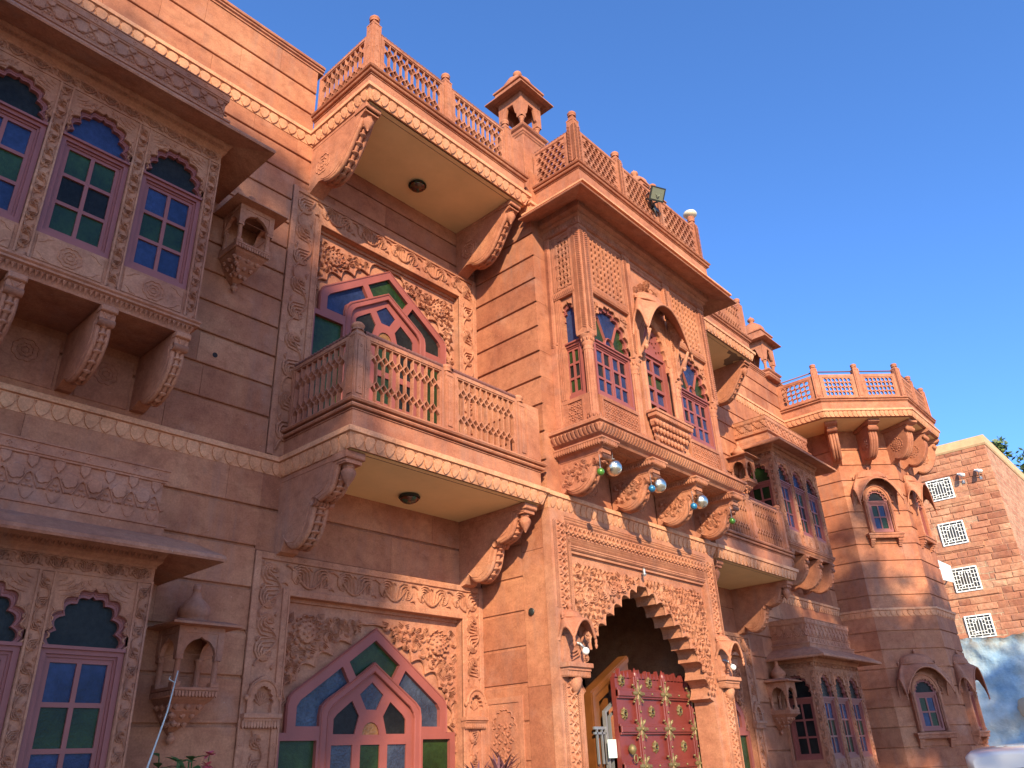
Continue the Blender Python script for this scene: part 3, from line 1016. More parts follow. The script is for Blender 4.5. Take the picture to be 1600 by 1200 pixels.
    m.ridge(fr, arc, .010, D + .022, .012)
    m.box(fr, a0, a1, zi - .028, zi, D, D + .045)
    def inside(x, y):
        if not (a0 + .01 < x < a1 - .01 and y < zi - .03): return False
        dx = abs(x - ax)
        # height of the scallop line
        base = None
        for (p, q) in zip(nod[:-1], nod[1:]):
            if -q[0] <= dx <= -p[0]:
                t = (dx + q[0]) / (-p[0] + q[0]) if p[0] != q[0] else 0
                base = q[1] + (p[1] - q[1]) * t
        if base is None: base = -.02 if dx < .02 else -1.2
        return y > az + base + .06
    rz = zi - .245
    R1 = [(a0 + .245, rz, .155), (a1 - .245, rz, .155)]
    for x, y, r in R1:
        rosette(m, fr, x, y, r * .86, D + .022, .045)
    field(m, fr, (a0, a1, az - .95, zi, inside), .076, D + .022, .021, 0, .10, seed=5 if low else 8, avoid=R1)
    obj('tympanum', m, SC, sur)
    # wooden frame
    def pent(dx, ztop, zsh, zb, rad=.05):
        P = [(ax - dx, zb), (ax - dx, zsh - .06), (ax - dx + .012, zsh - .02), (ax - dx + .05, zsh + .03), (ax, ztop), (ax + dx - .05, zsh + .03), (ax + dx - .012, zsh - .02), (ax + dx, zsh - .06), (ax + dx, zb)]
        return P
    T = az - .015
    zbot = z0 + .1 if low else ZB + .2
    zr = T - .82                          # transom
    m = M()
    c0, c1 = D, D + .05
    HO = [
        [(ax - .37 + .23, T - .235), (ax - .0, T - .095), (ax + .235, T - .255), (ax + .165, T - .385), (ax, T - .27), (ax - .165, T - .385), (ax - .235, T - .255)],
    ]
    HO[0] = [(ax, T - .095), (ax + .27, T - .285), (ax + .19, T - .41), (ax, T - .272), (ax - .19, T - .41), (ax - .27, T - .285)]
    hl = [(ax - .335, T - .325), (ax - .255, T - .455), (ax - .46, T - .575), (ax - .515, T - .625), (ax - .53, T - .70), (ax - .53, T - .775), (ax - .745, T - .775), (ax - .745, T - .635), (ax - .715, T - .59)]
    HO.append(hl)
    HO.append([(2 * ax - x, y) for x, y in reversed(hl)])
    # doorway opening inside the inner pentagon
    inner = pent(.455, T - .345, T - .645, zbot + .001)
    HO.append(inner)
    # side panes below the transom
    ws = .80
    side = [(ax - .87, zbot + .06), (ax - .545, zbot + .06), (ax - .545, zr - .055), (ax - .87, zr - .055)]
    outer = [(ax - .93, zbot), (ax - .93, zr), (ax - .825, zr), (ax - .825, T - .62), (ax - .81, T - .57), (ax - .78, T - .535), (ax, T), (ax + .78, T - .535), (ax + .81, T - .57), (ax + .825, T - .62), (ax + .825, zr), (ax + .93, zr), (ax + .93, zbot)]
    HO.append(side)
    HO.append([(2 * ax - x, y) for x, y in reversed(side)])
    m.holes(fr, outer, HO, c0, c1)
    # raised rims give the joinery its stepped section
    m.ridge(fr, [(x, y) for x, y in outer[2:-2]], .012, c1 - .004, .012)
    ip = pent(.515, T - .285, T - .62, zbot)
    m.ridge(fr, ip, .014, c1 - .004, .014)
    m.ridge(fr, inner, .008, c1 - .004, .01)
    # the door leaf, set back
    P2 = pent(.455, T - .345, T - .645, zbot)
    dh = []
    dh.append([(ax, T - .43), (ax + .125, T - .53), (ax + .055, T - .645), (ax - .055, T - .645), (ax - .125, T - .53)])
    lft = [(ax - .20, T - .58), (ax - .125, T - .695), (ax - .165, T - .83), (ax - .375, T - .83), (ax - .375, T - .72), (ax - .345, T - .685)]
    dh.append(lft); dh.append([(2 * ax - x, y) for x, y in reversed(lft)])
    dh.append([(ax + .09 * math.cos(PI * k / 8), T - .835 + .095 * math.sin(PI * k / 8)) for k in range(9)])
    zz = T - .91
    rows = []
    while zz > zbot + .25:
        for q0, q1 in ((-.385, -.18), (-.10, .10), (.18, .385)):
            rows.append([(ax + q0, zz - .28), (ax + q1, zz - .28), (ax + q1, zz), (ax + q0, zz)])
        zz -= .345
    m.holes(fr, P2, dh + rows, D - .03, D + .018)
    obj('window_frame', m, WD, sur)
    g = M()
    def pane(poly, mat, c=D + .012): g.add([fr.p(a, b, c) for a, b in poly], [tuple(range(len(poly)))], mat)
    cols = (1, 0, 4) if low else (1, 0, 2)
    def grow(poly, k=1.06):
        cx_ = sum(p[0] for p in poly) / len(poly); cy_ = sum(p[1] for p in poly) / len(poly)
        return [(cx_ + (x - cx_) * k, cy_ + (y - cy_) * k) for x, y in poly]
    pane(grow(HO[0]), 1)
    pane(grow(HO[1]), 4 if low else 0); pane(grow(HO[2]), 4 if low else 2)
    pane(side, 1); pane([(2 * ax - x, y) for x, y in side], 1)
    pane(grow(dh[0]), 4 if low else 0, D + .004); pane(grow(dh[1]), 2, D + .004); pane(grow(dh[2]), 2, D + .004); pane(grow(dh[3]), 3, D + .004)
    for i, r in enumerate(rows): pane(r, (4, 1, 4)[i % 3] if low else (0, 1, 2)[i % 3], D + .004)
    obj('window_glass', g, [GB, GG, GN, GO, GP], sur)

for L_ in (True, False):
    for low_ in (True, False):
        arched_window(L_, low_)

# ------------------------------------------------------------------ multi-pane window with a cusped fanlight
def bay_window(fr, cx, wd, zb, T, parent, colours, top_glass, D=0, cols=2, rows=3, fan=False, nf=4, apex_drop=.085, sp_drop=.40, spandrel_w=None, name_label=None, leaf_lines=True):
    """fr front plane c=0; stone spandrel of width spandrel_w up to T; wooden casing below/behind"""
    sw = spandrel_w or wd + .05
    zs = T - sp_drop                     # springing
    hA = sp_drop - apex_drop
    n = nf
    m = M()
    A = cusped(cx, wd - .03, zs, hA, n, k=.40)
    m.prism(fr, [(cx - sw / 2, zs - .012)] + [(cx - wd / 2 + .002, zs - .012)] + A + [(cx + wd / 2 - .002, zs - .012), (cx + sw / 2, zs - .012), (cx + sw / 2, T), (cx - sw / 2, T)], D - .03, D, 0)
    m.ridge(fr, A, .006, D, .006)
    if leaf_lines:
        for sg in (-1, 1):
            for k in range(4):
                r0 = .035 + .028 * k
                m.ridge(fr, [(cx + sg * (sw / 2 - .012 - r0 * math.sin(t) * 1.5), T - .012 - r0 * math.cos(t) * 1.0) for t in (.15, .45, .75, 1.05, 1.35)], [.002, .006, .008, .006, .002], D, .010)
                m.ridge(fr, [(cx + sg * (.03 + .035 * k + .02 * math.sin(t * 3)), T - .02 - .015 * k - .035 * t) for t in (0, .35, .7, 1)], [.002, .007, .007, .002], D, .010)
                m.ridge(fr, [(cx + sg * (sw / 2 - .012 - .018 * math.sin(t * 3)), T - .19 - .045 * k - .04 * t) for t in (0, .35, .7, 1)], [.002, .007, .006, .002], D, .010)
    obj('spandrel', m, SC, parent)
    m = M()
    e = .038
    A1 = cusped(cx, wd - .03, zs, hA, n, k=.40)
    A2 = cusped(cx, wd - .03 - 2 * e, zs, hA - e * 1.05, n, k=.40)
    m.band(fr, A1, A2, D - .07, D - .028)
    m.ridge(fr, [((x + p) / 2, (y + q) / 2) for (x, y), (p, q) in zip(A1, A2)], .007, D - .028, .006)
    x0, x1 = cx - wd / 2, cx + wd / 2
    # casing with stepped section
    m.holes(fr, [(x0, zb), (x1, zb), (x1, zs), (x0, zs)], [[(x0 + .032, zb + .035), (x1 - .032, zb + .035), (x1 - .032, zs - .038), (x0 + .032, zs - .038)]], D - .075, D - .012)
    m.holes(fr, [(x0 + .02, zb + .02), (x1 - .02, zb + .02), (x1 - .02, zs - .02), (x0 + .02, zs - .02)], [[(x0 + .045, zb + .05), (x1 - .045, zb + .05), (x1 - .045, zs - .055), (x0 + .045, zs - .055)]], D - .08, D - .028)
    m.box(fr, x0, x1, zs - .012, zs + .006, D - .07, D + .006)
    # sash
    sx0, sx1, sz0, sz1 = x0 + .045, x1 - .045, zb + .05, zs - .055
    bw = .026
    sashes = [(sx0, sx1)] if cols == 2 else [(sx0, (sx0 + sx1) / 2 - .004), ((sx0 + sx1) / 2 + .004, sx1)]
    panes = []
    for q0, q1 in sashes:
        H = []
        pw = (q1 - q0 - 3 * bw) / 2
        ph = (sz1 - sz0 - (rows + 1) * bw) / rows
        for j in range(rows):
            for i in range(2):
                a = q0 + bw + i * (pw + bw); b = sz0 + bw + j * (ph + bw)
                H.append([(a, b), (a + pw, b), (a + pw, b + ph), (a, b + ph)])
        m.holes(fr, [(q0, sz0), (q1, sz0), (q1, sz1), (q0, sz1)], H, D - .06, D - .038)
        panes.append(H)
    if fan:
        m.ridge(fr, [(cx + .085 * math.cos(PI * k / 10), zs + .02 + .12 * math.sin(PI * k / 10)) for k in range(11)], .016, D - .06, .03)
        for sg in (-1, 1):
            m.ridge(fr, [(cx + sg * .07, zs + .11), (cx + sg * wd * .27, zs + hA * .72)], .013, D - .06, .028)
    obj('window_frame', m, WD, parent)
    g = M()
    for H in panes:
        for i, q in enumerate(H):
            g.add([fr.p(a, b, D - .052) for a, b in q], [(0, 1, 2, 3)], colours[(i // 2) % len(colours)] if not isinstance(colours[0], tuple) else colours[(i // 2) % len(colours)][i % 2])
    if fan:
        q = A2
        mid = len(q) // 2
        third = len(q) // 3
        c_ = (cx, zs)
        for s0, s1, mt in ((0, third, 1), (third, len(q) - 1 - third, 0), (len(q) - 1 - third, len(q) - 1, 1)):
            P = [c_] + q[s0:s1 + 1]
            g.add([fr.p(a, b, D - .06) for a, b in P], [tuple(range(len(P)))], mt)
    else:
        g.add([fr.p(a, b, D - .06) for a, b in A2], [tuple(range(len(A2)))], top_glass)
    obj('window_glass', g, [GB, GG, GN, GO], parent)

def eave(m, path, zback, zedge, out, th=.036, inner=-.02):
    m.sweep(path, [(inner, zback), (out * .55, zedge + (zback - zedge) * .42 + th * .5), (out, zedge), (out + .006, zedge - th * .6), (out, zedge - th), (out * .5, zedge - th + (zback - zedge) * .30), (inner, zback - th - .05)], 0)

# ------------------------------------------------------------------ bay windows of the wings
def wing_bay(x0, x1, T, low, label, side=False):
    yf = -.6
    fr = F((0, yf, 0), (0, -1, 0))
    fs = F((x0, 0, 0), (-1, 0, 0))
    zsill = T - 1.46
    zb = T - 1.225
    pw = .092
    path = [(x0, 0), (x0, yf), (x1, yf), (x1, 0)]
    m = M()
    n = 3
    pit = (x1 - x0 - pw) / n
    zlo = zsill if not low else .45
    # plain core behind windows, panels under them
    m.box(fr, x0 + .1, x1 - .1, zlo, T + .25, -.30, -.09, 1)
    for i in range(n):
        a = x0 + pw + i * pit
        b = a + pit - pw
        m.box(fr, a - .001, b + .001, zlo, zb - .001, -.1, -.012, 0)
        m.box(fr, a + .02, b - .02, zsill + .03, zb - .02, -.012, -.004, 0, bev=.004)
        flat_rosette(m, fr, (a + b) / 2, (zsill + zb) / 2 + .005, .075, -.004)
        for sx in (-1, 1):
            for sz in (-1, 1):
                ox, oz = (a + b) / 2 + sx * (b - a) * .43, (zsill + zb) / 2 + .005 + sz * .085
                m.ridge(fr, [(ox, oz - sz * .05), (ox - sx * .03, oz - sz * .035), (ox - sx * .045, oz - sz * .012), (ox - sx * .085, oz)], [.002, .006, .006, .002], -.004, .006)
    m.box(fs, .0, -yf - pw, zlo, zb, -.1, -.012, 0)
    m.box(fs, .05, -yf - pw - .02, zsill + .03, zb - .02, -.012, -.004, 0, bev=.004)
    for i in range(n + 1):
        a = x0 + i * pit
        m.box(fr, a + (.002 if i == 0 else 0), a + pw, zlo, T, -.12, .0, 0, bev=.004)
        m.box(fr, a + (.002 if i == 0 else 0), a + .012, zlo + .02, T, .0, .008, 0)
        m.box(fr, a + pw - .012, a + pw, zlo + .02, T, .0, .008, 0)
        vine(m, fr, (a + pw / 2, zsill + .03 if not low else T - 1.5), (a + pw / 2, T - .02), pw * .84, 13, 0, .015, flip=1 if i % 2 else -1, rings=3)
    m.box(fs, -yf - pw, -yf - .002, zlo, T, -.12, .0, 0, bev=.004)
    m.box(fs, 0, .05, zlo, T, -.12, .0, 0, bev=.004)
    if side:
        vine(m, fs, (-yf - pw / 2, zsill + .03), (-yf - pw / 2, T - .02), pw * .84, 13, 0, .015, rings=3)
    # frieze + deep cornice
    m.sweep(path, [(-.1, T), (.004, T), (.004, T + .012), (0, T + .014), (0, T + .088), (.006, T + .09), (.006, T + .105), (.03, T + .13), (.03, T + .15), (.055, T + .19), (.055, T + .24), (-.1, T + .24)])
    vine(m, fr, (x0 + .02, T + .05), (x1 - .02, T + .05), .082, 22, 0, .016, rings=3)
    if side: vine(m, fs, (.02, T + .05), (-yf - .02, T + .05), .082, 7, 0, .016, rings=3)
    for k in range(int((x1 - x0) / .035)):
        a = x0 + .0175 + k * .035
        m.ridge(fr, [(a - .011, T + .185), (a - .008, T + .155), (a, T + .143), (a + .008, T + .155), (a + .011, T + .185)], .0035, .036, .006)
    body = obj('bay_window', m, [SC, DK], palace, label=label)
    # windows
    cols3 = [[0, 1, 0], [1, 2, 1], [0, 1, 0]] if not low else [[0, 1, 0], [1, 2, 0], [0, 1, 0]]
    tops = [2, 0, 2]
    for i in range(n):
        a = x0 + pw + i * pit
        b = a + pit - pw
        bay_window(fr, (a + b) / 2, b - a - .008, zb, T, body, cols3[i], tops[i] if not low else 2, D=-.004, spandrel_w=b - a)
    if side:
        wS = -yf - pw - .05
        bay_window(fs, .05 + wS / 2, wS - .03, zb, T, body, [1, 2, 1] if not low else [2, 2, 2], 1 if not low else 2, D=-.004, spandrel_w=wS)
    # sloping eave
    m = M()
    eave(m, path, T + .31, T + .16, .30)
    obj('eave', m, SP, body)
    # blind parapet box with lotus frieze
    m = M()
    zc0, zc1 = T + (.47 if not low else .37), T + (.755 if not low else .735)
    m.sweep(path, [(-.06, T + .25), (-.0, T + .25), (.012, T + .36), (-.02, zc0 - .03), (.02, zc0 - .015), (.02, zc0), (-.025, zc0 + .012), (-.025, zc1 - .09), (-.012, zc1 - .085), (-.012, zc1 - .075), (-.004, zc1 - .07), (-.004, zc1 - .01), (.004, zc1 - .008), (.004, zc1), (-.06, zc1)])
    m.box(W, x0 + .04, x1 - .04, zc1 - .06, zc1 - .02, 0, -yf - .04)
    hp = zc1 - .09 - zc0 - .012
    for f_, L_ in ((fr, x1 - x0), (fs, -yf)):
        if f_ is fs and not side: continue
        nn = max(2, round(L_ / .145))
        pp = L_ / nn
        for k in range(nn):
            c_ = (k + .5) * pp + (x0 if f_ is fr else 0)
            c0_ = -.025
            zz = zc0 + .014
            # multilobed blossom standing on an ogee, shield above
            lob = []
            for t in range(21):
                th = PI * 2 * t / 20 + PI / 2
                rr = (.036 + .007 * abs(math.sin(th * 2.5)))
                lob.append((c_ + pp * .5 + rr * math.cos(th) * 1.1, zz + hp * .60 + rr * math.sin(th) * 1.15))
            if k < nn - 1:
                m.prism(f_, lob[:-1], c0_, c0_ + .010, bev=.004)
            m.ridge(f_, [(c_ - pp * .48, zz + hp * .32), (c_ - pp * .36, zz + hp * .30), (c_ - pp * .25, zz + hp * .42), (c_ - pp * .13, zz + hp * .58), (c_, zz + hp * .64), (c_ + pp * .13, zz + hp * .58), (c_ + pp * .25, zz + hp * .42), (c_ + pp * .36, zz + hp * .30), (c_ + pp * .48, zz + hp * .32)], .0055, c0_, .014)
            for dx, dz in ((-.017, .32), (.017, .32), (0, .44)):
                m.lathe(f_.p(c_ + dx, zz + hp * dz - .01, c0_), [(.002, 0), (.013, .006), (.014, .014), (.004, .022)], 8)
            m.ridge(f_, [(c_ - pp * .26, zz + hp * .22), (c_ - pp * .12, zz + hp * .06), (c_, zz + hp * .02), (c_ + pp * .12, zz + hp * .06), (c_ + pp * .26, zz + hp * .22)], .003, c0_, .006)
            m.prism(f_, [(c_ - pp * .2, zz + hp), (c_ - pp * .18, zz + hp * .84), (c_, zz + hp * .72), (c_ + pp * .18, zz + hp * .84), (c_ + pp * .2, zz + hp)], c0_, c0_ + .014, bev=.005)
            dots(m, f_, (c_, zc1 - .055), (c_, zc1 - .025), .04, -.004, 0, .0075)
    obj('parapet', m, SP, body)
    if not low:
        m = M()
        m.sweep(path, [(-.05, zsill - .115), (-.02, zsill - .115), (-.005, zsill - .06), (.012, zsill - .05), (.028, zsill - .045), (.028, zsill - .03), (.02, zsill - .025), (.034, zsill - .015), (.034, zsill), (-.05, zsill)])
        m.box(W, x0 + .03, x1 - .03, zsill - .10, zsill - .03, 0, -yf - .03)
        for f_, s0, s1 in ((fr, x0, x1), (fs, 0, -yf)):
            n_ = int((s1 - s0) / .033)
            for k in range(n_):
                a = s0 + (k + .5) * (s1 - s0) / n_
                m.add([f_.p(a - .015, zsill - .055, .012), f_.p(a + .015, zsill - .055, .012), f_.p(a, zsill - .10, -.008), f_.p(a, zsill - .065, .022)], [(0, 1, 3), (1, 2, 3), (2, 0, 3)])
        obj('sill_moulding', m, SP, body)
        z = zsill - .115
        bxs = [x0 + .02, x0 + (x1 - x0) * .333 - .01, x0 + (x1 - x0) * .655 - .02, x1 - .115]
        for bx in bxs:
            m = M()
            b0, b1 = bx, bx + .10
            FB = F((b0, 0, 0), (-1, 0, 0))
            cu = curve([(.54, z - .12), (.55, z - .20), (.53, z - .28), (.46, z - .37), (.37, z - .43), (.27, z - .445), (.18, z - .41)], 3)
            m.prism(FB, [(0, z), (.60, z), (.60, z - .045), (.585, z - .05), (.585, z - .115)] + cu + [(.14, z - .395), (.05, z - .43), (0, z - .43)], -(b1 - b0), 0, 0, True)
            face_ribs(m, 0, cu, b0, b1, nrib=3)
            m.ridge(FB, [(o - .03, q + .025) for o, q in cu], .005, 0, .004)
            m.tube([(b0 - .004, -.57, z - .115), (b1 + .004, -.57, z - .115)], .028, 10)
            m.box(W, b0 - .005, b1 + .005, z - .045, z - .005, .53, .61, bev=.006)
            m.ridge(F((0, -.586, 0), (0, -1, 0)), [((b0 + b1) / 2 - .03, z - .05), ((b0 + b1) / 2, z - .10), ((b0 + b1) / 2 + .03, z - .05)], .006, 0, .008)
            obj('bracket', m, SP, body)
        # plaques on the wall between the brackets
        m = M()
        for i in range(3):
            c_ = (bxs[i] + bxs[i + 1] + .1) / 2
            m.box(W, bxs[i] + .12, bxs[i + 1] - .02, z - .43, z - .05, 0, .008, bev=.004)
            flat_rosette(m, W, c_, z - .20, .085, .008)
        obj('carved_plaque', m, SP, body)
    return body

wing_bay(.38, 2.137, 6.018, False, 'upper bay window of the left wing')
wing_bay(.38, 2.137, 2.68, True, 'lower bay window of the left wing')
wing_bay(12.11, 13.87, 6.05, False, 'upper bay window of the right wing', side=True)
wing_bay(12.11, 13.87, 2.69, True, 'lower bay window of the right wing', side=True)

# ------------------------------------------------------------------ small canopied niches (bird houses) on the walls
def wall_kiosk(cx, z, dome=True, label=''):
    """z = top of shelf"""
    d = .30; hw = .162
    x0, x1 = cx - hw, cx + hw
    path = [(x0, 0), (x0, -d), (x1, -d), (x1, 0)]
    m = M()
    m.box(W, x0, x1, z - .02, z, 0, d, bev=.003)
    m.sweep(path, [(-.03, z - .025), (-.008, z - .025), (-.008, z - .055), (-.03, z - .055)])
    m.box(W, x0 + .01, x1 - .01, z - .055, z - .02, 0, d - .01)
    for f_, s0, s1 in ((F((0, -d, 0), (0, -1, 0)), x0, x1), (F((x0, 0, 0), (-1, 0, 0)), 0, d)):
        for k in range(14):
            a = s0 + (k + .5) * (s1 - s0) / 14
            m.prism(f_, [(a - .009, z - .05), (a, z - .062), (a + .009, z - .05), (a + .009, z - .025), (a - .009, z - .025)], -.01, .002)
    # inverted stepped corbel
    rings = [(1, -.055), (.93, -.075), (.80, -.10), (.72, -.14), (.50, -.19), (.28, -.235), (.10, -.262), (.06, -.27)]
    vs = []
    for k, dz in rings:
        hx = hw * k * .93; dd = d * k * .95
        vs += [(cx - hx, 0, z + dz), (cx - hx, -dd, z + dz), (cx + hx, -dd, z + dz), (cx + hx, 0, z + dz)]
    fs = []
    for i in range(len(rings) - 1):
        for q in range(3):
            fs.append((i * 4 + q, i * 4 + q + 1, i * 4 + q + 5, i * 4 + q + 4))
    m.add(vs, fs)
    m.lathe((cx, -.04, z - .335), [(.003, 0), (.02, .012), (.03, .03), (.026, .05), (.012, .06), (.02, .075)], 10)
    for q in range(3):
        for sg in (-1, 0, 1):
            yy = -d * (.80 - .2 * q); zz = z - .10 - .05 * q
            m.lathe((cx + sg * hw * .5 * (1 - .22 * q), yy * .93, zz - .035), [(.002, 0), (.02, .012), (.022, .025), (.006, .04)], 7)
            m.lathe((cx - hw * (.80 - .2 * q) * .95, -d * .45 + sg * d * .28 * (1 - .2 * q), zz - .035), [(.002, 0), (.02, .012), (.022, .025), (.006, .04)], 7)
    shelf = obj('wall_kiosk', m, SP, palace, label=label)
    # colonnettes
    h0, h1 = z, z + .20
    for (px, py) in ((x0 + .03, -d + .03), (x1 - .03, -d + .03), (x0 + .03, -.03), (x1 - .03, -.03)):
        m = M()
        m.box(F((px, py, 0), (0, -1, 0)), -.028, .028, h0, h0 + .03, -.028, .028, bev=.003)
        m.lathe((px, py, h0 + .03), [(.02, 0), (.024, .006), (.019, .012), (.021, .05), (.019, .135), (.024, .14), (.018, .148), (.027, .165), (.030, .175)], 12, 0, 0, True, .05)
        obj('colonnette', m, SP, shelf)
    m = M()
    zt = z + .385
    for f_, s0, s1 in ((F((0, -d + .005, 0), (0, -1, 0)), x0, x1), (F((x0 + .005, 0, 0), (-1, 0, 0)), 0, d), (F((x1 - .005, 0, 0), (1, 0, 0)), -d, 0)):
        A = cusped((s0 + s1) / 2, (s1 - s0) - .10, h1 - .01, .12, 2, k=.12, seg=4)
        m.prism(f_, [(s0, h1 - .03), (s0 + .052, h1 - .03)] + A + [(s1 - .052, h1 - .03), (s1, h1 - .03), (s1, zt), (s0, zt)], -.03, 0)
        m.holes(f_, [(s0, h1), (s1, h1), (s1, zt), (s0, zt)], [[(s0 + .045, h1 + .001), (s1 - .045, h1 + .001), (s1 - .045, zt - .045), (s0 + .045, zt - .045)]], 0, .006)
        dots(m, f_, (s0 + .02, h1 + .03), (s0 + .02, zt - .02), .09, .006, 0, .005)
        dots(m, f_, (s1 - .02, h1 + .03), (s1 - .02, zt - .02), .09, .006, 0, .005)
        dots(m, f_, (s0 + .05, zt - .02), (s1 - .05, zt - .02), .09, .006, 0, .005)
    obj('arcade', m, SP, shelf)
    m = M()
    m.sweep(path, [(-.08, zt + .05), (.03, zt + .035), (.085, zt + .012), (.085, zt - .002), (.0, zt - .005), (-.08, zt - .005)])
    m.box(W, x0 + .04, x1 - .04, zt, zt + .045, 0, d - .04)
    obj('eave', m, SP, shelf)
    m = M()
    yc = -.14
    if dome:
        m.lathe((cx, yc, zt + .045), [(.09, 0), (.098, .008), (.085, .02), (.10, .035), (.112, .065), (.105, .10), (.075, .135), (.042, .165), (.030, .195), (.026, .215), (.034, .222), (.026, .232), (.030, .245), (.022, .26)], 20, 0, 0, True, .06)
    else:
        m.lathe((cx, yc, zt + .04), [(.16, 0), (.12, .02), (.07, .06), (.05, .095), (.032, .13), (.022, .15), (.034, .165), (.034, .185), (.015, .2)], 12)
    obj('dome', m, SP, shelf)
    return shelf

wall_kiosk(2.668, 5.645, False, 'canopied niche between the upper left bay window and the arched window')
wall_kiosk(2.655, 2.125, True, 'canopied niche between the lower left bay window and the arched window')
wall_kiosk(mirror(2.668) + .02, 5.65, True, 'canopied niche beside the upper right bay window')
wall_kiosk(mirror(2.668) + .02, 2.13, True, 'canopied niche beside the lower right bay window')

# ------------------------------------------------------------------ curved (bangla) hood
def bangla(fr, cx, half, ze, rise, depth, parent, dome_h=.2, label=None, drop=.0):
    """fr: wall frame (c=0 wall). Three-sided curved eave with a ribbed half dome above."""
    m = M()
    def arc(s):      # s -1..1
        return (1 - abs(s) ** 2.3)
    rim, top = [], []
    N = 14
    for i in range(N + 1):          # left side, wall -> corner
        t = i / N
        s = 2 * t - 1
        rim.append((cx - half - .01 * math.sin(PI * t), ze + rise * .62 * arc(s) * 1.0 - drop * 0, depth * t))
        top.append((cx - half * .70, ze + rise * 1.12, depth * .25 * t))
    for i in range(1, 2 * N):
        s = -1 + i / N
        rim.append((cx + half * s, ze + rise * arc(s), depth * (1 + .10 * (1 - s * s))))
        top.append((cx + half * .70 * s, ze + rise * 1.12 + rise * .12 * (1 - s * s), depth * .25))
    for i in range(N + 1):
        t = 1 - i / N
        s = 2 * t - 1
        rim.append((cx + half + .01 * math.sin(PI * t), ze + rise * .62 * arc(s), depth * t))
        top.append((cx + half * .70, ze + rise * 1.12, depth * .25 * t))
    K = 6
    n = len(rim)
    for off, flip in ((0, 0), (-.024, 1)):
        vs = []
        for k in range(K + 1):
            t = k / K
            for i in range(n):
                a = rim[i][0] + (top[i][0] - rim[i][0]) * t
                b = rim[i][1] + (top[i][1] - rim[i][1]) * (t ** .75)
                c = rim[i][2] + (top[i][2] - rim[i][2]) * (t ** 1.0)
                vs.append(fr.p(a, b + off, max(0, c + off * .3)))
        m.add(vs, [(k * n + i, k * n + i + 1, (k + 1) * n + i + 1, (k + 1) * n + i) for k in range(K) for i in range(n - 1)], 0, True)
    m.add([fr.p(a, b, c) for a, b, c in rim] + [fr.p(a, b - .024, max(0, c - .007)) for a, b, c in rim], [(i, i + 1, n + i + 1, n + i) for i in range(n - 1)])
    m.tube([fr.p(a, b - .012, c) for a, b, c in rim], .015, 6)
    # ribbed half dome
    G = 15
    zb = ze + rise * 1.14
    vs = []
    KK = 7
    for i in range(G * 3 + 1):
        th = PI * i / (G * 3)
        rib = 1 + .045 * abs(math.sin(G * th))
        for k in range(KK + 1):
            ph = k / KK * PI / 2
            rr = math.cos(ph) ** .75
            vs.append(fr.p(cx - half * .68 * math.cos(th) * rr * rib, zb + dome_h * math.sin(ph), depth * .62 * math.sin(th) * rr * rib))
    w_ = KK + 1
    m.add(vs, [(i * w_ + k, (i + 1) * w_ + k, (i + 1) * w_ + k + 1, i * w_ + k + 1) for i in range(G * 3) for k in range(KK)], 0, True)
    ring = [(cx - half * .70 * math.cos(PI * i / 20), zb, depth * .66 * math.sin(PI * i / 20)) for i in range(21)]
    m.tube([fr.p(*q) for q in ring], .015, 6)
    for a_, c_, s_ in ((cx, depth * .12, 1.2), (cx - half * .78, .03, .8), (cx + half * .78, .03, .8)):
        zz = zb + (dome_h if a_ == cx else -.005)
        m.lathe(fr.p(a_, zz - .01, c_), [(.020 * s_, 0), (.012 * s_, .02 * s_), (.024 * s_, .03 * s_), (.022 * s_, .045 * s_), (.006 * s_, .07 * s_), (.002, .085 * s_)], 10)
    # tassels at the corners
    for sg in (-1, 1):
        m.lathe(fr.p(cx + sg * half, ze - .085, depth), [(.003, 0), (.012, .012), (.016, .03), (.008, .045), (.014, .055), (.012, .085)], 10)
    return obj('curved_hood', m, SP, parent, label=label)

def hood_struts(fr, cx, half, ze, depth, parent):
    for sg in (-1, 1):
        m = M()
        x = cx + sg * half * .86
        pts = [fr.p(x, ze - .26, .01), fr.p(x, ze - .20, depth * .35), fr.p(x, ze - .16, depth * .55), fr.p(x, ze - .06, depth * .80), fr.p(x, ze + .0, depth * .96)]
        m.tube(pts, [.018, .03, .032, .022, .014], 8)
        m.lathe(fr.p(x, ze - .23, depth * .55), [(.003, 0), (.022, .012), (.03, .035), (.018, .06)], 10)
        m.box(F(fr.p(x, 0, 0), fr.n), -.025, .025, ze - .30, ze + .06, 0, .03, bev=.004)
        obj('hood_strut', m, SP, parent)

# ------------------------------------------------------------------ the centre bay (jharokha)
CX0, CX1, CY = 5.87, 8.63, -1.44
cf = F((0, CY, 0), (0, -1, 0))
cs = F((CX0, YP, 0), (-1, 0, 0))           # a = distance out from the block
CD = -(CY - YP)                            # .51
cpath = [(CX0, YP), (CX0, CY), (CX1, CY), (CX1, YP)]
m = M()
m.box(cf, CX0 + .17, CX1 - .17, 4.6, 7.3, -.45, -.17, 1)
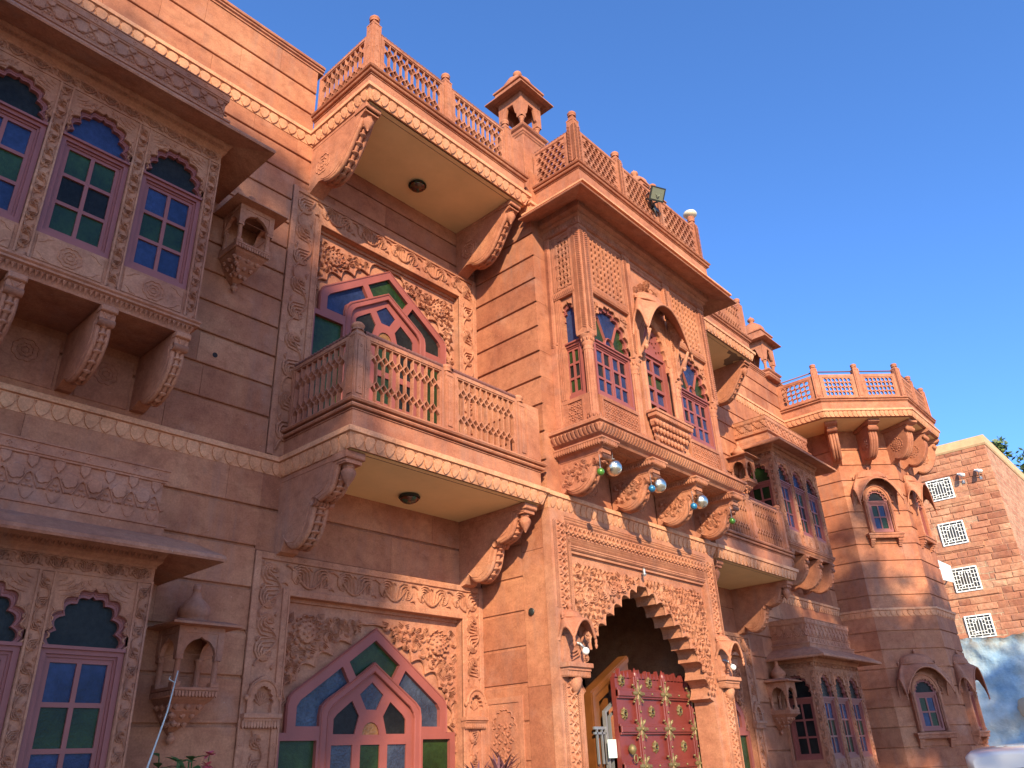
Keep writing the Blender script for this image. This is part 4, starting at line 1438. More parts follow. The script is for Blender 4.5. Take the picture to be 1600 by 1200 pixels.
# floor moulding with leaf row
body_path = cpath
m.sweep(cpath, [(-.06, 4.40), (.03, 4.40), (.05, 4.425), (.085, 4.445), (.115, 4.51), (.115, 4.525), (.10, 4.53), (.135, 4.545), (.135, 4.575), (.10, 4.60), (-.06, 4.60)])
m.box(cf, CX0 + .02, CX1 - .02, 4.42, 4.56, -.5, -.02)
for f_, s0, s1 in ((cf, CX0 - .10, CX1 + .10), (cs, 0.02, CD + .10)):
    n_ = int((s1 - s0) / .047)
    for k in range(n_):
        a = s0 + (k + .5) * (s1 - s0) / n_
        pw = (s1 - s0) / n_
        sh = [(-.45, 1), (-.46, .5), (-.3, .15), (0, 0), (.3, .15), (.46, .5), (.45, 1)]
        vs = [f_.p(a + x * pw, 4.44 + y * .082, .075 + y * .045) for x, y in sh] + [f_.p(a + x * pw * .6, 4.45 + y * .066, .095 + y * .045) for x, y in sh]
        m.add(vs, [(i, i + 1, 8 + i, 7 + i) for i in range(6)] + [tuple(range(7, 14))])
posts = [(CX0, CX0 + .15), (6.72, 6.87), (7.61, 7.76), (CX1 - .15, CX1)]
# base panels
for a, b in ((posts[0][1], posts[1][0]), (posts[1][1], posts[2][0]), (posts[2][1], posts[3][0])):
    m.box(cf, a, b, 4.58, 4.95, -.16, -.03)
m.box(cs, .0, CD - .08, 4.58, 4.95, -.16, -.03)
def diaper(f_, a0, a1, b0, b1, c, px=.075, pz=.06):
    nx = max(2, round((a1 - a0) / px)); nz = max(2, round((b1 - b0) / pz))
    dx, dz = (a1 - a0) / nx, (b1 - b0) / nz
    m.holes(f_, [(a0 - .02, b0 - .02), (a1 + .02, b0 - .02), (a1 + .02, b1 + .02), (a0 - .02, b1 + .02)], [[(a0, b0), (a1, b0), (a1, b1), (a0, b1)]], c, c + .014)
    for j in range(nz + 1):
        for i in range(nx + 1):
            x, z = a0 + i * dx + (dx / 2 if j % 2 else 0), b0 + j * dz
            if x > a1 - dx * .3 or z > b1 - dz * .3 or x < a0 + dx * .3 or z < b0 + dz * .3: continue
            for q in range(4):
                t = PI / 4 + q * PI / 2
                m.ridge(f_, [(x, z), (x + math.cos(t) * dx * .25, z + math.sin(t) * dz * .42), (x + math.cos(t) * dx * .38, z + math.sin(t) * dz * .55)], [.004, .011, .003], c, .014)
    for s in (1, -1):
        for i in range(-nz, nx + nz):
            P = []
            for t in range(0, nz * 2 + 1):
                x = a0 + (i + t / 2) * dx if s > 0 else a1 - (i + t / 2) * dx
                z = b0 + t * dz / 2 * 1.0
                if a0 <= x <= a1 and z <= b1: P.append((x, z))
            if len(P) > 1: m.ridge(f_, [P[0], P[-1]], .0035, c, .006)
diaper(cf, posts[0][1] + .03, posts[1][0] - .03, 4.665, 4.90, -.03)
diaper(cf, posts[2][1] + .03, posts[3][0] - .03, 4.665, 4.90, -.03)
diaper(cs, .10, CD - .17, 4.665, 4.90, -.03)
# upper pilasters with cut edges, transoms
for i, (a, b) in enumerate(posts):
    m.box(cf, a + (.002 if i == 0 else 0), b, 5.64, 7.02, -.16, 0, bev=.003)
    hatch(m, cf, (a + .035, 5.68), (a + .035, 6.98), .046, .028, 0, slant=1.0)
    if i in (0, 3): hatch(m, cf, (b - .035, 5.68), (b - .035, 6.98), .046, .028, 0, slant=-1.0)
    else: m.box(cf, b - .05, b - .01, 5.66, 7.0, 0, .006)
m.box(cs, CD - .13, CD - .002, 5.64, 7.02, -.16, -.0, bev=.003)
hatch(m, cs, (CD - .095, 5.68), (CD - .095, 6.98), .042, .028, 0, slant=-1.0)
hatch(m, cs, (CD - .035, 5.68), (CD - .035, 6.98), .042, .028, 0, slant=1.0)
m.box(cs, 0, .075, 4.6, 7.02, -.16, .0, bev=.003)
hatch(m, cs, (.03, 5.6), (.03, 7.0), .03, .02, 0, slant=1.0)
m.box(cs, .08, .16, 4.6, 7.0, -.16, -.02)
for q in (.095, .118, .14): m.box(cs, q, q + .008, 4.95, 6.98, -.02, -.012)
for f_, a, b in ((cf, posts[0][1], posts[1][0]), (cf, posts[2][1], posts[3][0]), (cs, .07, CD - .12)):
    m.box(f_, a, b, 6.17, 6.26, -.16, -.004, bev=.003)
    hatch(m, f_, (a + .01, 6.215), (b - .01, 6.215), .06, .022, -.004, slant=-.8)
    m.box(f_, a, b, 6.26, 6.28, -.16, -.012)
# frieze and stepped cornice
m.sweep(cpath, [(-.1, 6.93), (-.03, 6.93), (-.02, 6.95), (-.03, 6.97), (-.015, 6.985), (-.02, 7.015), (.01, 7.02), (.01, 7.11), (.04, 7.13), (.04, 7.16), (.075, 7.19), (.075, 7.30), (-.1, 7.30)])
hatch(m, cf, (CX0 + .02, 7.065), (CX1 - .02, 7.065), .075, .036, .01, slant=-.5)
hatch(m, cs, (.02, 7.065), (CD - .0, 7.065), .075, .036, .01, slant=-.5)
cbay = obj('bay_window', m, [SP, DK], palace, label='centre bay window above the entrance')
# columns
for i, (a, b) in enumerate(posts + [(0, 0)]):
    m = M()
    if i < 4: px, py = (a + b) / 2, CY + .072
    else: px, py = CX0 + .045, YP - .055
    r = .058 if i < 4 else .034
    K = r / .058
    m.box(F((px, py, 0), (0, -1, 0)), -.072 * K, .072 * K, 4.6, 4.64, -.072 * K, .072 * K, bev=.004)
    m.lathe((px, py, 4.64), [(r * 1.15, 0), (r * 1.2, .02), (r * .95, .035), (r * 1.15, .055), (r * 1.25, .075), (r * .95, .09), (r * .93, .10)], 20)
    m.lathe((px, py, 4.74), [(r * .93, 0), (r * .9, .35), (r * .9, .70)], 24, 0, 0, False, .10)
    m.lathe((px, py, 5.44), [(r * .95, 0), (r * 1.12, .012), (r * .92, .03), (r * .95, .05), (r * 1.2, .085), (r * 1.0, .10), (r * 1.35, .15), (r * 1.5, .175), (r * 1.5, .19)], 20, 0, 0, True, .07)
    for q in range(10):
        t = 2 * PI * q / 10
        m.lathe((px + math.cos(t) * r * 1.12, py + math.sin(t) * r * 1.12, 5.54), [(.002, 0), (.012 * K, .012), (.014 * K, .03), (.004, .045)], 6)
        m.lathe((px + math.cos(t) * r * 1.08, py + math.sin(t) * r * 1.08, 4.665), [(.002, 0), (.012 * K, .012), (.014 * K, .03), (.004, .045)], 6)
    m.box(F((px, py, 0), (0, -1, 0)), -.078 * K, .078 * K, 5.615, 5.645, -.078 * K, .072 * K, bev=.004)
    obj('column', m, SP, cbay)
# windows left and right, and the narrow side one
for (a, b) in ((posts[0][1], posts[1][0]), (posts[2][1], posts[3][0])):
    bay_window(cf, (a + b) / 2, b - a - .03, 4.965, 6.165, cbay, [(0, 0), (2, 0), (0, 2)], 0, D=-.045, cols=4, rows=3, fan=True, nf=5, apex_drop=.06, sp_drop=.56, spandrel_w=b - a, leaf_lines=False)
    m = M(); field(m, cf, (a + .02, b - .02, 5.62, 6.15, lambda x, y, a=a, b=b: a + .015 < x < b - .015 and y < 6.15 and (abs(x - (a + b) / 2) / ((b - a) / 2 - .01)) ** 2 + (max(0, (y - 5.58)) / .56) ** 2 > 1.12), .05, -.045, .012, 0, .06, seed=3, rings=2)
    obj('spandrel', m, SC, cbay)
a, b = .17, CD - .14
bay_window(cs, .10 + .135, .27, 4.965, 6.165, cbay, [1, 2, 1], 0, D=-.045, rows=3, nf=5, apex_drop=.06, sp_drop=.56, spandrel_w=.33, leaf_lines=False)
m = M(); field(m, cs, (.08, CD - .12, 5.62, 6.15, lambda x, y: .09 < x < CD - .14 and y < 6.15 and (abs(x - .235) / .15) ** 2 + (max(0, (y - 5.58)) / .56) ** 2 > 1.15), .05, -.045, .012, 0, .055, seed=4, rings=2)
obj('spandrel', m, SC, cbay)
# pierced / leaf-carved screens above
def leaf_screen(f_, a0, a1, b0, b1, kind):
    m = M()
    m.box(f_, a0, a1, b0, b1, -.08, -.045)
    if kind == 'star':
        nx, nz = 4, 8
        m2 = jali_round(a0 + .01, a1 - .01, b0 + .01, b1 - .01, nx, nz, .014, 6, True)
        m.holes(f_, [(a0, b0), (a1, b0), (a1, b1), (a0, b1)], m2, -.045, -.01)
        for j in range(nz + 1):
            for i in range(nx + 1):
                if (i + j) % 2: continue
                x, z = a0 + .01 + i * (a1 - a0 - .02) / nx, b0 + .01 + j * (b1 - b0 - .02) / nz
                for q in range(6):
                    t = q * PI / 3
                    m.ridge(f_, [(x, z), (x + .02 * math.cos(t), z + .02 * math.sin(t)), (x + .032 * math.cos(t), z + .032 * math.sin(t))], [.004, .008, .003], -.01, .01)
    else:
        nx, nz = 8, 8
        dx, dz = (a1 - a0) / nx, (b1 - b0) / nz
        for i in range(nx):
            for j in range(nz):
                x, z = a0 + (i + .5) * dx, b0 + (j + .5) * dz
                if (i * 5 + j * 3) % 11 == 0:
                    rosette(m, f_, x, z, dx * .8, -.03, .015)
                    continue
                sh = [(-.40, .42), (-.40, .0), (-.2, -.32), (0, -.42), (.2, -.32), (.40, 0), (.40, .42)]
                vs = [f_.p(x + u * dx, z + v * dz, -.045) for u, v in sh] + [f_.p(x + u * dx * .55, z + v * dz * .6, -.014) for u, v in sh] + [f_.p(x, z - .05 * dz, -.006)]
                m.add(vs, [(k, k + 1, 8 + k, 7 + k) for k in range(6)] + [(6, 0, 7, 13)] + [(7 + k, 8 + k, 14) for k in range(6)] + [(13, 7, 14)], 0, False)
        for i in range(nx + 1):
            m.ridge(f_, [(a0 + i * dx, b0), (a0 + i * dx, b1)], .0065, -.045, .040)
    obj('carved_screen', m, SC, cbay)
leaf_screen(cf, posts[0][1] + .05, posts[1][0] - .06, 6.29, 6.92, 'leaf')
leaf_screen(cf, posts[2][1] + .05, posts[3][0] - .06, 6.29, 6.92, 'leaf')
leaf_screen(cs, .16, CD - .13, 6.29, 6.90, 'star')
for a, b in ((posts[0][1], posts[1][0]), (posts[2][1], posts[3][0])):
    m = M()
    for q, d in ((0, -.02), (.015, -.035), (.035, -.02)):
        m.box(cf, b - .06 + q, b - .045 + q, 6.28, 6.95, -.1, d + .01)
        m.box(cf, a + q, a + q + .012, 6.28, 6.95, -.1, d + .01)
    obj('jamb_moulding', m, SP, cbay)
# middle compartment: narrow window, pierced arch, crowning relief, hood and balconette
m = M()
a0, a1 = posts[1][1], posts[2][0]
m.box(cf, a0, a1, 6.40, 6.95, -.16, -.04)
m.box(cf, a0, a0 + .05, 4.95, 6.45, -.16, -.02); m.box(cf, a1 - .05, a1, 4.95, 6.45, -.16, -.02)
A = cusped(XC - .01, .50, 5.75, .50, 5, k=.2)
m.prism(cf, [(a0, 5.7), (XC - .26, 5.7)] + A + [(XC + .24, 5.7), (a1, 5.7), (a1, 6.45), (a0, 6.45)], -.10, -.03)
for k in range(3):
    m.ridge(cf, [(XC - .01 + (.27 + .03 * k) * math.cos(PI * (1 - i / 18)), 5.78 + (.48 + .03 * k) * math.sin(PI * i / 18)) for i in range(19)], .010, -.03, .014)
for x in (a0 + .075, a1 - .075):
    m.lathe(cf.p(x, 4.98, -.02), [(.03, 0), (.034, .02), (.022, .04), (.026, .3), (.024, .66), (.034, .70), (.02, .72), (.038, .77)], 14)
# foliage crest
random.seed(4)
for q in range(9):
    t = q / 8
    x = XC - .30 + .58 * t
    z = 6.86 - .22 * abs(t - .5) * 2 - (.04 if q % 2 else 0)
    rosette(m, cf, x, z - .03, .05, -.04, .05)
    plume(m, cf, x, z - .10, .10, t * 3, 1 if q % 2 else -1, -.04, .03, 0, 3)
obj('arcade', m, SP, cbay)
m = M()
f0, f1, g0, g1 = 6.985, 7.505, 4.985, 5.86
m.holes(cf, [(f0, g0), (f1, g0), (f1, g1), (f0, g1)], [[(f0 + .035, g0 + .03), (f1 - .035, g0 + .03), (f1 - .035, g1 - .03), (f0 + .035, g1 - .03)]], -.12, -.06)
H = []
for j in range(4):
    for i in range(2):
        x = f0 + .065 + i * .215; z = g0 + .055 + j * .197
        H.append([(x, z), (x + .17, z), (x + .17, z + .16), (x, z + .16)])
m.holes(cf, [(f0 + .03, g0 + .02), (f1 - .03, g0 + .02), (f1 - .03, g1 - .02), (f0 + .03, g1 - .02)], H, -.13, -.085)
# pierced timber fan
hs = []
for i in range(6):
    for j in range(3):
        t = PI * (.5 + i) / 6; r = .09 + .062 * j; q = .017
        x, z = XC - .005 + math.cos(t) * r * 1.05, g1 + .02 + math.sin(t) * r * 1.6
        hs.append([(x - q, z - q), (x + q, z - q), (x + q, z + q), (x - q, z + q)])
dome_ = [(XC - .005 + .25 * math.cos(PI * (1 - i / 16)), g1 - .01 + .43 * math.sin(PI * i / 16)) for i in range(17)]
m.holes(cf, dome_, hs, -.115, -.07)
obj('window_frame', m, WD, cbay)
g = M()
for k, h in enumerate(H): g.add([cf.p(a, b, -.115) for a, b in h], [(0, 1, 2, 3)], (1, 0, 1, 0)[k // 2])
g.add([cf.p(a, b, -.117) for a, b in dome_], [tuple(range(len(dome_)))], 2)
obj('window_glass', g, [GB, GG, GN], cbay)
bangla(cf, XC - .02, .475, 5.93, .47, .20, cbay, .17)
hood_struts(cf, XC - .02, .475, 5.95, .20, cbay)
m = M()
hp = [(XC - .39, CY), (XC - .39, CY - .10), (XC + .37, CY - .10), (XC + .37, CY)]
m.sweep(hp, [(-.2, 5.0), (.02, 5.0), (.02, 4.975), (.005, 4.97), (.005, 4.93), (-.03, 4.915), (-.02, 4.88), (-.035, 4.84), (-.06, 4.83), (-.055, 4.79), (-.08, 4.76), (-.075, 4.72), (-.095, 4.69), (-.11, 4.60), (-.2, 4.60)])
for k in range(24):
    a = XC - .385 + k * .0325
    m.prism(cf, [(a - .011, 4.93), (a, 4.915), (a + .011, 4.93), (a + .011, 4.965), (a - .011, 4.965)], .10, .112)
for r_, zz, cc in ((0, 4.86, .075), (1, 4.79, .05), (2, 4.71, .03)):
    for k in range(11):
        a = XC - .35 + k * .068 + (.03 if r_ % 2 else 0)
        if abs(a - XC + .01) > .37 - .05 * r_: continue
        m.lathe(cf.p(a, zz - .03, cc), [(.002, 0), (.022, .015), (.028, .035), (.02, .055), (.005, .065)], 8)
obj('balconette', m, SP, cbay)
# consoles under the bay
for i, bx in enumerate((5.875, 6.755, 7.635, 8.49)):
    m = M()
    b0, b1 = bx, bx + .135
    FB = F((b0, YP, 0), (-1, 0, 0))
    cu = curve([(.52, 4.255), (.50, 4.20), (.44, 4.185), (.40, 4.12), (.355, 4.03), (.26, 3.965), (.15, 3.955), (.08, 4.00)], 3)
    m.prism(FB, [(0, 4.30), (.545, 4.30), (.545, 4.265)] + cu + [(.05, 3.97), (.0, 3.955)], -.135, 0, 0, True)
    m.ridge(FB, [(o - .022, z + .018) for o, z in cu], .006, 0, .006)
    m.ridge(FB, [(.02, 4.275), (.52, 4.275)], .005, 0, .006)
    field(m, FB, (.03, .5, 4.0, 4.25, lambda x, y: .03 < x < .5 and y < 4.25 and y > 4.01 + max(0, x - .28) * .95), .075, 0, .012, 0, .09, seed=i, rings=3)
    face_ribs(m, YP, cu[3:], b0, b1, nrib=2)
    m.tube([(b0 - .005, YP - .52, 4.235), (b1 + .005, YP - .52, 4.235)], .028, 10)
    bk = obj('bracket', m, SP, cbay)
    m = M()
    hp = [(b0 - .03, YP), (b0 - .03, YP - .56), (b1 + .03, YP - .56), (b1 + .03, YP)]
    m.sweep(hp, [(-.10, 4.30), (-.03, 4.30), (-.02, 4.32), (.01, 4.335), (.03, 4.345), (.035, 4.37), (.05, 4.385), (.05, 4.40), (-.10, 4.40)])
    m.box(F((0, YP, 0), (0, -1, 0)), b0, b1, 4.31, 4.395, 0, .55)
    for f_, s0, s1 in ((F((0, YP - .56, 0), (0, -1, 0)), b0 - .04, b1 + .04), (F((b0 - .03, YP, 0), (-1, 0, 0)), 0, .57)):
        n_ = int((s1 - s0) / .028)
        for k in range(n_):
            a = s0 + (k + .5) * (s1 - s0) / n_
            m.prism(f_, [(a - .009, 4.345), (a, 4.33), (a + .009, 4.345), (a + .009, 4.385), (a - .009, 4.385)], .02, .045)
    obj('bracket_cap', m, SP, bk)
m = M()
for i in range(3):
    c_ = (5.875, 6.755, 7.635)[i] + .07 + .44
    m.box(cf, c_ - .33, c_ + .33, 4.392, 4.402, -.48, -.06)
    fq = [(math.cos(2 * PI * k / 40), math.sin(2 * PI * k / 40)) for k in range(41)]
    for r in (.17, .12, .06):
        m.tube([(c_ + r * 1.3 * x * (1 + .1 * abs(math.sin(4 * k))), CY + .25 + r * y, 4.390) for k, (x, y) in enumerate(fq)], .006, 4)
    m.box(F((0, YP, 0), (0, -1, 0)), c_ - .34, c_ + .34, 3.97, 4.38, -.01, .004)
    flat_rosette(m, F((0, YP, 0), (0, -1, 0)), c_, 4.17, .12, .004)
obj('soffit', m, ST, cbay)
# eave of the bay and the terrace parapet above it
m = M()
epath = [(CX0 - .0, YP), (CX0 - .0, CY), (CX1 + .0, CY), (CX1, YP)]
eave(m, [(CX0 - .03, YP + .05), (CX0 - .03, CY), (CX1 + .03, CY), (CX1 + .03, YP + .05)], 7.36, 7.175, .34, .022)
obj('eave', m, SP, cbay)
m = M()
tp = [(5.80, YP + .06), (5.80, -1.565), (8.70, -1.565), (8.70, YP + .06)]
m.sweep([(5.80, YP + .06), (5.80, -1.53), (8.70, -1.53), (8.70, YP + .06)], [(-.06, 7.31), (.06, 7.31), (.23, 7.258), (.23, 7.282), (.10, 7.325), (.02, 7.35), (-.06, 7.35)])
obj('eave_fillet', m, CR, cbay)
m = M()
m.sweep(tp, [(-.20, 7.28), (0, 7.28), (0, 7.69), (-.20, 7.69)])
m.sweep(tp, MOULD, zoff=7.685)
m.box(F((0, -1.5, 0), (0, -1, 0)), 5.85, 8.65, 7.3, 7.72, -.6, .0)
terr = obj('terrace_parapet', m, SP, palace, label='roof terrace parapet over the centre bay')
m = M()
petals(m, [(XP - .0, -.78), (XP - .0, YP - .0), (XP + .12, YP)], ZU - .06, .15, .08); obj('cornice_band', m, CR, terr)
frt = F((0, -1.555, 0), (0, -1, 0))
for i, x in enumerate((5.845, 6.72, 7.59, 8.60)):
    m = M(); newel(m, x, -1.51, 7.78, 8.545 + (.06 if i == 0 else 0), .11, 0, 0, False)
    h = .055
    for f_, n_ in ((F((x, -1.51 - h, 0), (0, -1, 0)), 0), (F((x - h, -1.51, 0), (-1, 0, 0)), 1)):
        hatch(m, f_, (-.03, 7.83), (-.03, 8.36), .04, .022, .002, slant=1.0); hatch(m, f_, (.03, 7.83), (.03, 8.36), .04, .022, .002, slant=-1.0)
    obj('railing_post', m, SP, terr)
for a, b in ((5.91, 6.66), (6.78, 7.53), (7.65, 8.54)):
    lattice_panel('railing_panel', frt, a, b, 7.78, 8.31, terr, 'scale', .045, nx=7, ny=6)
    m = M(); rope(m, (a, -1.52, 8.345), (b, -1.52, 8.345)); obj('handrail', m, RO, terr)
fts = F((5.815, YP, 0), (-1, 0, 0))
lattice_panel('railing_panel', fts, -.02, .50, 7.78, 8.31, terr, 'scale', .045, nx=5, ny=6)
m = M(); rope(m, (5.85, YP + .03, 8.345), (5.85, -1.45, 8.345)); obj('handrail', m, RO, terr)

# ------------------------------------------------------------------ roof kiosks (chhatris) and the piers under them
def chhatri(x0, y0, s, z, z0, label, K=1.0, pier=True):
    """x0,y0 = front-left corner of the square base, s = size, z = top of its plinth"""
    x1, y1 = x0 + s, y0 + s
    loop = [(x0, y1), (x0, y0), (x1, y0), (x1, y1)]
    m = M()
    if pier:
        m.box(W, x0, x1, z0, z - .14, -y1, -y0, bev=.004)
    m.sweep(loop, [(-.1, z - .15), (0, z - .15), (.012, z - .135), (.012, z - .12), (.025, z - .105), (.025, z - .085), (.01, z - .08), (.01, z - .05), (.035, z - .03), (.045, z - .01), (.045, z), (-.1, z)], closed=True)
    m.box(W, x0 + .02, x1 - .02, z - .1, z - .002, -y1 + .02, -y0 - .02)
    base = obj('roof_kiosk', m, SP, palace, label=label)
    hb = .20 * K
    e = .055 * K
    for (px, py) in ((x0 + e, y0 + e), (x1 - e, y0 + e), (x0 + e, y1 - e), (x1 - e, y1 - e)):
        m = M()
        m.lathe((px, py, z), [(.03 * K, 0), (.034 * K, .01), (.022 * K, .02), (.026 * K, .06 * K), (.024 * K, .14 * K), (.032 * K, .15 * K), (.024 * K, .16 * K), (.038 * K, .175 * K), (.042 * K, .19 * K)], 14)
        m.box(F((px, py, 0), (0, -1, 0)), -.042 * K, .042 * K, z + hb, z + .58 * K, -.042 * K, .042 * K, bev=.003)
        obj('column', m, SP, base)
    m = M()
    zt = z + .595 * K
    for f_, L in ((F((x0 + .01, y0 + .015, 0), (0, -1, 0)), s - .02), (F((x0 + .015, y1 - .01, 0), (-1, 0, 0)), s - .02), (F((x1 - .015, y0 + .01, 0), (1, 0, 0)), s - .02), (F((x1 - .01, y1 - .015, 0), (0, 1, 0)), s - .02)):
        q = .075 * K
        m.prism(f_, [(.0, z + hb), (q - .01, z + hb), (q, z + hb + .06 * K), (q + .035 * K, z + hb + .09 * K), (L * .38, z + hb + .26 * K), (L * .62, z + hb + .26 * K), (L - q - .035 * K, z + hb + .09 * K), (L - q, z + hb + .06 * K), (L - q + .01, z + hb), (L, z + hb), (L, zt), (0, zt)], -.03, 0, 0, True)
        dots(m, f_, (q + .04, zt - .04), (L - q - .04, zt - .04), .09, 0, 0, .006)
    obj('arcade', m, SP, base)
    m = M()
    m.sweep(loop, [(-.05, zt + .06), (.04, zt + .055), (.115 * K, zt + .012), (.115 * K, zt - .004), (.05, zt - .006), (.035, zt + .012), (-.01, zt + .004), (-.05, zt)], closed=True)
    obj('eave', m, SP, base)
    m = M()
    cx, cy = (x0 + x1) / 2, (y0 + y1) / 2
    r2 = math.sqrt(2) / 2
    m.lathe((cx, cy, zt + .05), [((s - .0) * r2, 0), ((s + .03) * r2, .02), ((s + .03) * r2, .14 * K), ((s + .07) * r2, .145 * K), ((s + .07) * r2, .17 * K), (s * .9 * r2, .19 * K), (s * .5 * r2, .22 * K)], 4, 0, PI / 4, False)
    R0 = s * .46
    m.lathe((cx, cy, zt + .05 + .19 * K), [(R0 * 1.06, 0), (R0 * 1.1, .03 * K), (R0 * 1.02, .10 * K), (R0 * .8, .17 * K), (R0 * .45, .23 * K), (R0 * .22, .255 * K), (R0 * .18, .29 * K), (R0 * .34, .31 * K), (R0 * .3, .35 * K), (R0 * .08, .385 * K), (.004, .41 * K)], 24, 0, 0, True, .05)
    obj('dome', m, SP, base)
    return base

chhatri(XP + .0, -.89, .41, 8.71, 7.3, 'canopied roof kiosk left of the terrace parapet')
chhatri(mirror(XP) - .41, -.89, .41, 8.71, 7.3, 'canopied roof kiosk behind the terrace parapet')
chhatri(13.98, -.10, .50, 8.52, 8.3, 'canopied roof kiosk at the right end of the roof', K=1.15, pier=False)

# ------------------------------------------------------------------ entrance portal
pf = F((0, YP - .012, 0), (0, -1, 0))
PX0, PX1, PO0, PO1, PZ, PT = XP - .006, 8.815, 5.955, 8.51, 3.43, 3.765
m = M()
m.holes(pf, [(PX0, 0), (PO0, 0), (PO0, PZ), (PO1, PZ), (PO1, 0), (PX1, 0), (PX1, PT + .03), (PX0, PT + .03)], [], -.10, 0)
def strip(p0, p1, n, flip=1):
    """hatched border - braid - hatched border, centred on the line p0-p1, total width .27"""
    L = math.hypot(p1[0] - p0[0], p1[1] - p0[1])
    ux, uy = (p1[0] - p0[0]) / L, (p1[1] - p0[1]) / L
    vx, vy = -uy, ux
    for s in (-1, 1):
        for off in (.085, .112):
            hatch(m, pf, (p0[0] + vx * off * s, p0[1] + vy * off * s), (p1[0] + vx * off * s, p1[1] + vy * off * s), .020, .021, .002, h=.007, slant=.9 * s)
        P = [(p0[0] + vx * .068 * s, p0[1] + vy * .068 * s), (p1[0] + vx * .068 * s, p1[1] + vy * .068 * s)]
        m.ridge(pf, P, .005, 0, .008)
        P = [(p0[0] + vx * .130 * s, p0[1] + vy * .130 * s), (p1[0] + vx * .130 * s, p1[1] + vy * .130 * s)]
        m.ridge(pf, P, .005, 0, .008)
    N = n * 2 * 6
    for ph in (0, PI):
        m.ridge(pf, [(p0[0] + ux * L * i / N + vx * .036 * math.cos(i / 6 * PI + ph), p0[1] + uy * L * i / N + vy * .036 * math.cos(i / 6 * PI + ph)) for i in range(N + 1)], .011, 0, .026)
    for k in range(2 * n):
        q = (k + .5) * L / (2 * n)
        for s in (-1, 1):
            a, b = p0[0] + ux * q + vx * .045 * s, p0[1] + uy * q + vy * .045 * s
            t = math.atan2(uy, ux) + .9 * s
            m.ridge(pf, [(a - .018 * math.cos(t), b - .018 * math.sin(t)), (a, b), (a + .016 * math.cos(t), b + .016 * math.sin(t))], [.005, .014, .004], 0, .030)
strip((5.812, 3.69), (5.812, 2.86), 6)
strip((5.812, 2.22), (5.812, .3), 13)
strip((8.665, 3.69), (8.665, 2.86), 6)
strip((8.665, 2.22), (8.665, .3), 13)
strip((5.88, 3.615), (8.60, 3.615), 19)
for q, w_ in ((.0, .012), (.022, .010)):
    m.holes(pf, [(PO0 - .04 + q, 0), (PO0 - .04 + q, PZ + .04 - q), (PO1 + .04 - q, PZ + .04 - q), (PO1 + .04 - q, 0), (PO1 + .04 - q - w_, 0), (PO1 + .04 - q - w_, PZ + .04 - q - w_), (PO0 - .04 + q + w_, PZ + .04 - q - w_), (PO0 - .04 + q + w_, 0)], [], 0, .008)
# capitals with dentilled shelf
for x in (5.845, 8.665):
    m.box(pf, x - .18, x + .18, 2.335, 2.375, 0, .11, bev=.004)
    m.box(pf, x - .165, x + .165, 2.31, 2.335, 0, .09)
    for k in range(15):
        a = x - .155 + .31 * k / 14
        m.prism(pf, [(a - .008, 2.27), (a, 2.255), (a + .008, 2.27), (a + .008, 2.312), (a - .008, 2.312)], 0, .08)
    m.lathe(pf.p(x, 2.12, .02), [(.004, 0), (.03, .02), (.055, .06), (.07, .11), (.06, .135)], 12)
    m.prism(pf, [(x - .14, 2.38), (x + .14, 2.38), (x + .13, 2.5), (x + .1, 2.62), (x - .1, 2.62), (x - .13, 2.5)], 0, .03)
    plume(m, pf, x, 2.50, .17, .3, 1 if x < 7 else -1, .03, .03)
portal = obj('entrance_portal', m, SC, palace, label='carved entrance portal with a scalloped arch')
for x in (5.845, 8.675):
    bangla(pf, x, .16, 2.58, .17, .17, portal, .07)
# arch plate with thick scalloped edge
m = M()
ax = 7.20
nod = [(1.13, 2.15), (1.07, 2.35), (.98, 2.53), (.86, 2.66), (.72, 2.77), (.57, 2.88), (.42, 2.98), (.26, 3.08), (.12, 3.155), (0, 3.215)]
def foil(nod, k=.42, seg=6):
    out = []
    for (p, q) in zip(nod[:-1], nod[1:]):
        p, q = (-p[0], p[1]), (-q[0], q[1])
        ch = math.hypot(q[0] - p[0], q[1] - p[1])
        nx, ny = -(q[1] - p[1]) / ch, (q[0] - p[0]) / ch
        for i in range(seg):
            t = i / seg
            b = math.sin(t * PI) ** .8 * ch * k
            out.append((p[0] + (q[0] - p[0]) * t + nx * b, p[1] + (q[1] - p[1]) * t + ny * b))
    return out
Lf = foil(nod)
arc = [(ax + x, y) for x, y in Lf] + [(ax, 3.235)] + [(ax - x, y) for x, y in reversed(Lf)]
pd = -.045
m.prism(pf, [(PO0, 0), (PO0 + .09, 0), (PO0 + .09, 2.12), (arc[0][0], 2.15)] + arc + [(PO1 - .09, 2.12), (PO1 - .09, 0), (PO1, 0), (PO1, PZ), (PO0, PZ)], -.30, pd)
m.ridge(pf, arc, .009, pd, .010)
m.box(pf, PO0, PO1, PZ - .03, PZ, pd, pd + .03)
dots(m, pf, (PO0 + .05, PZ - .055), (PO1 - .05, PZ - .055), .045, pd, 0, .006)
def insp(x, y):
    if not (PO0 + .015 < x < PO1 - .015 and y < PZ - .07): return False
    dx = abs(x - ax)
    if dx >= 1.13: return y > 2.15
    for (p, q) in zip(nod[:-1], nod[1:]):
        if q[0] <= dx <= p[0]:
            t = (dx - q[0]) / (p[0] - q[0] + 1e-9)
            return y > q[1] + (p[1] - q[1]) * t + .085
    return False
field(m, pf, (PO0, PO1, 2.15, PZ, insp), .066, pd, .020, 0, .092, seed=11)
for sg in (-1, 1):
    vine(m, pf, (ax + sg * .30, 3.24), (ax + sg * 1.12, 2.98), .2, 5, pd, .026, flip=sg)
obj('arch', m, SC, portal)
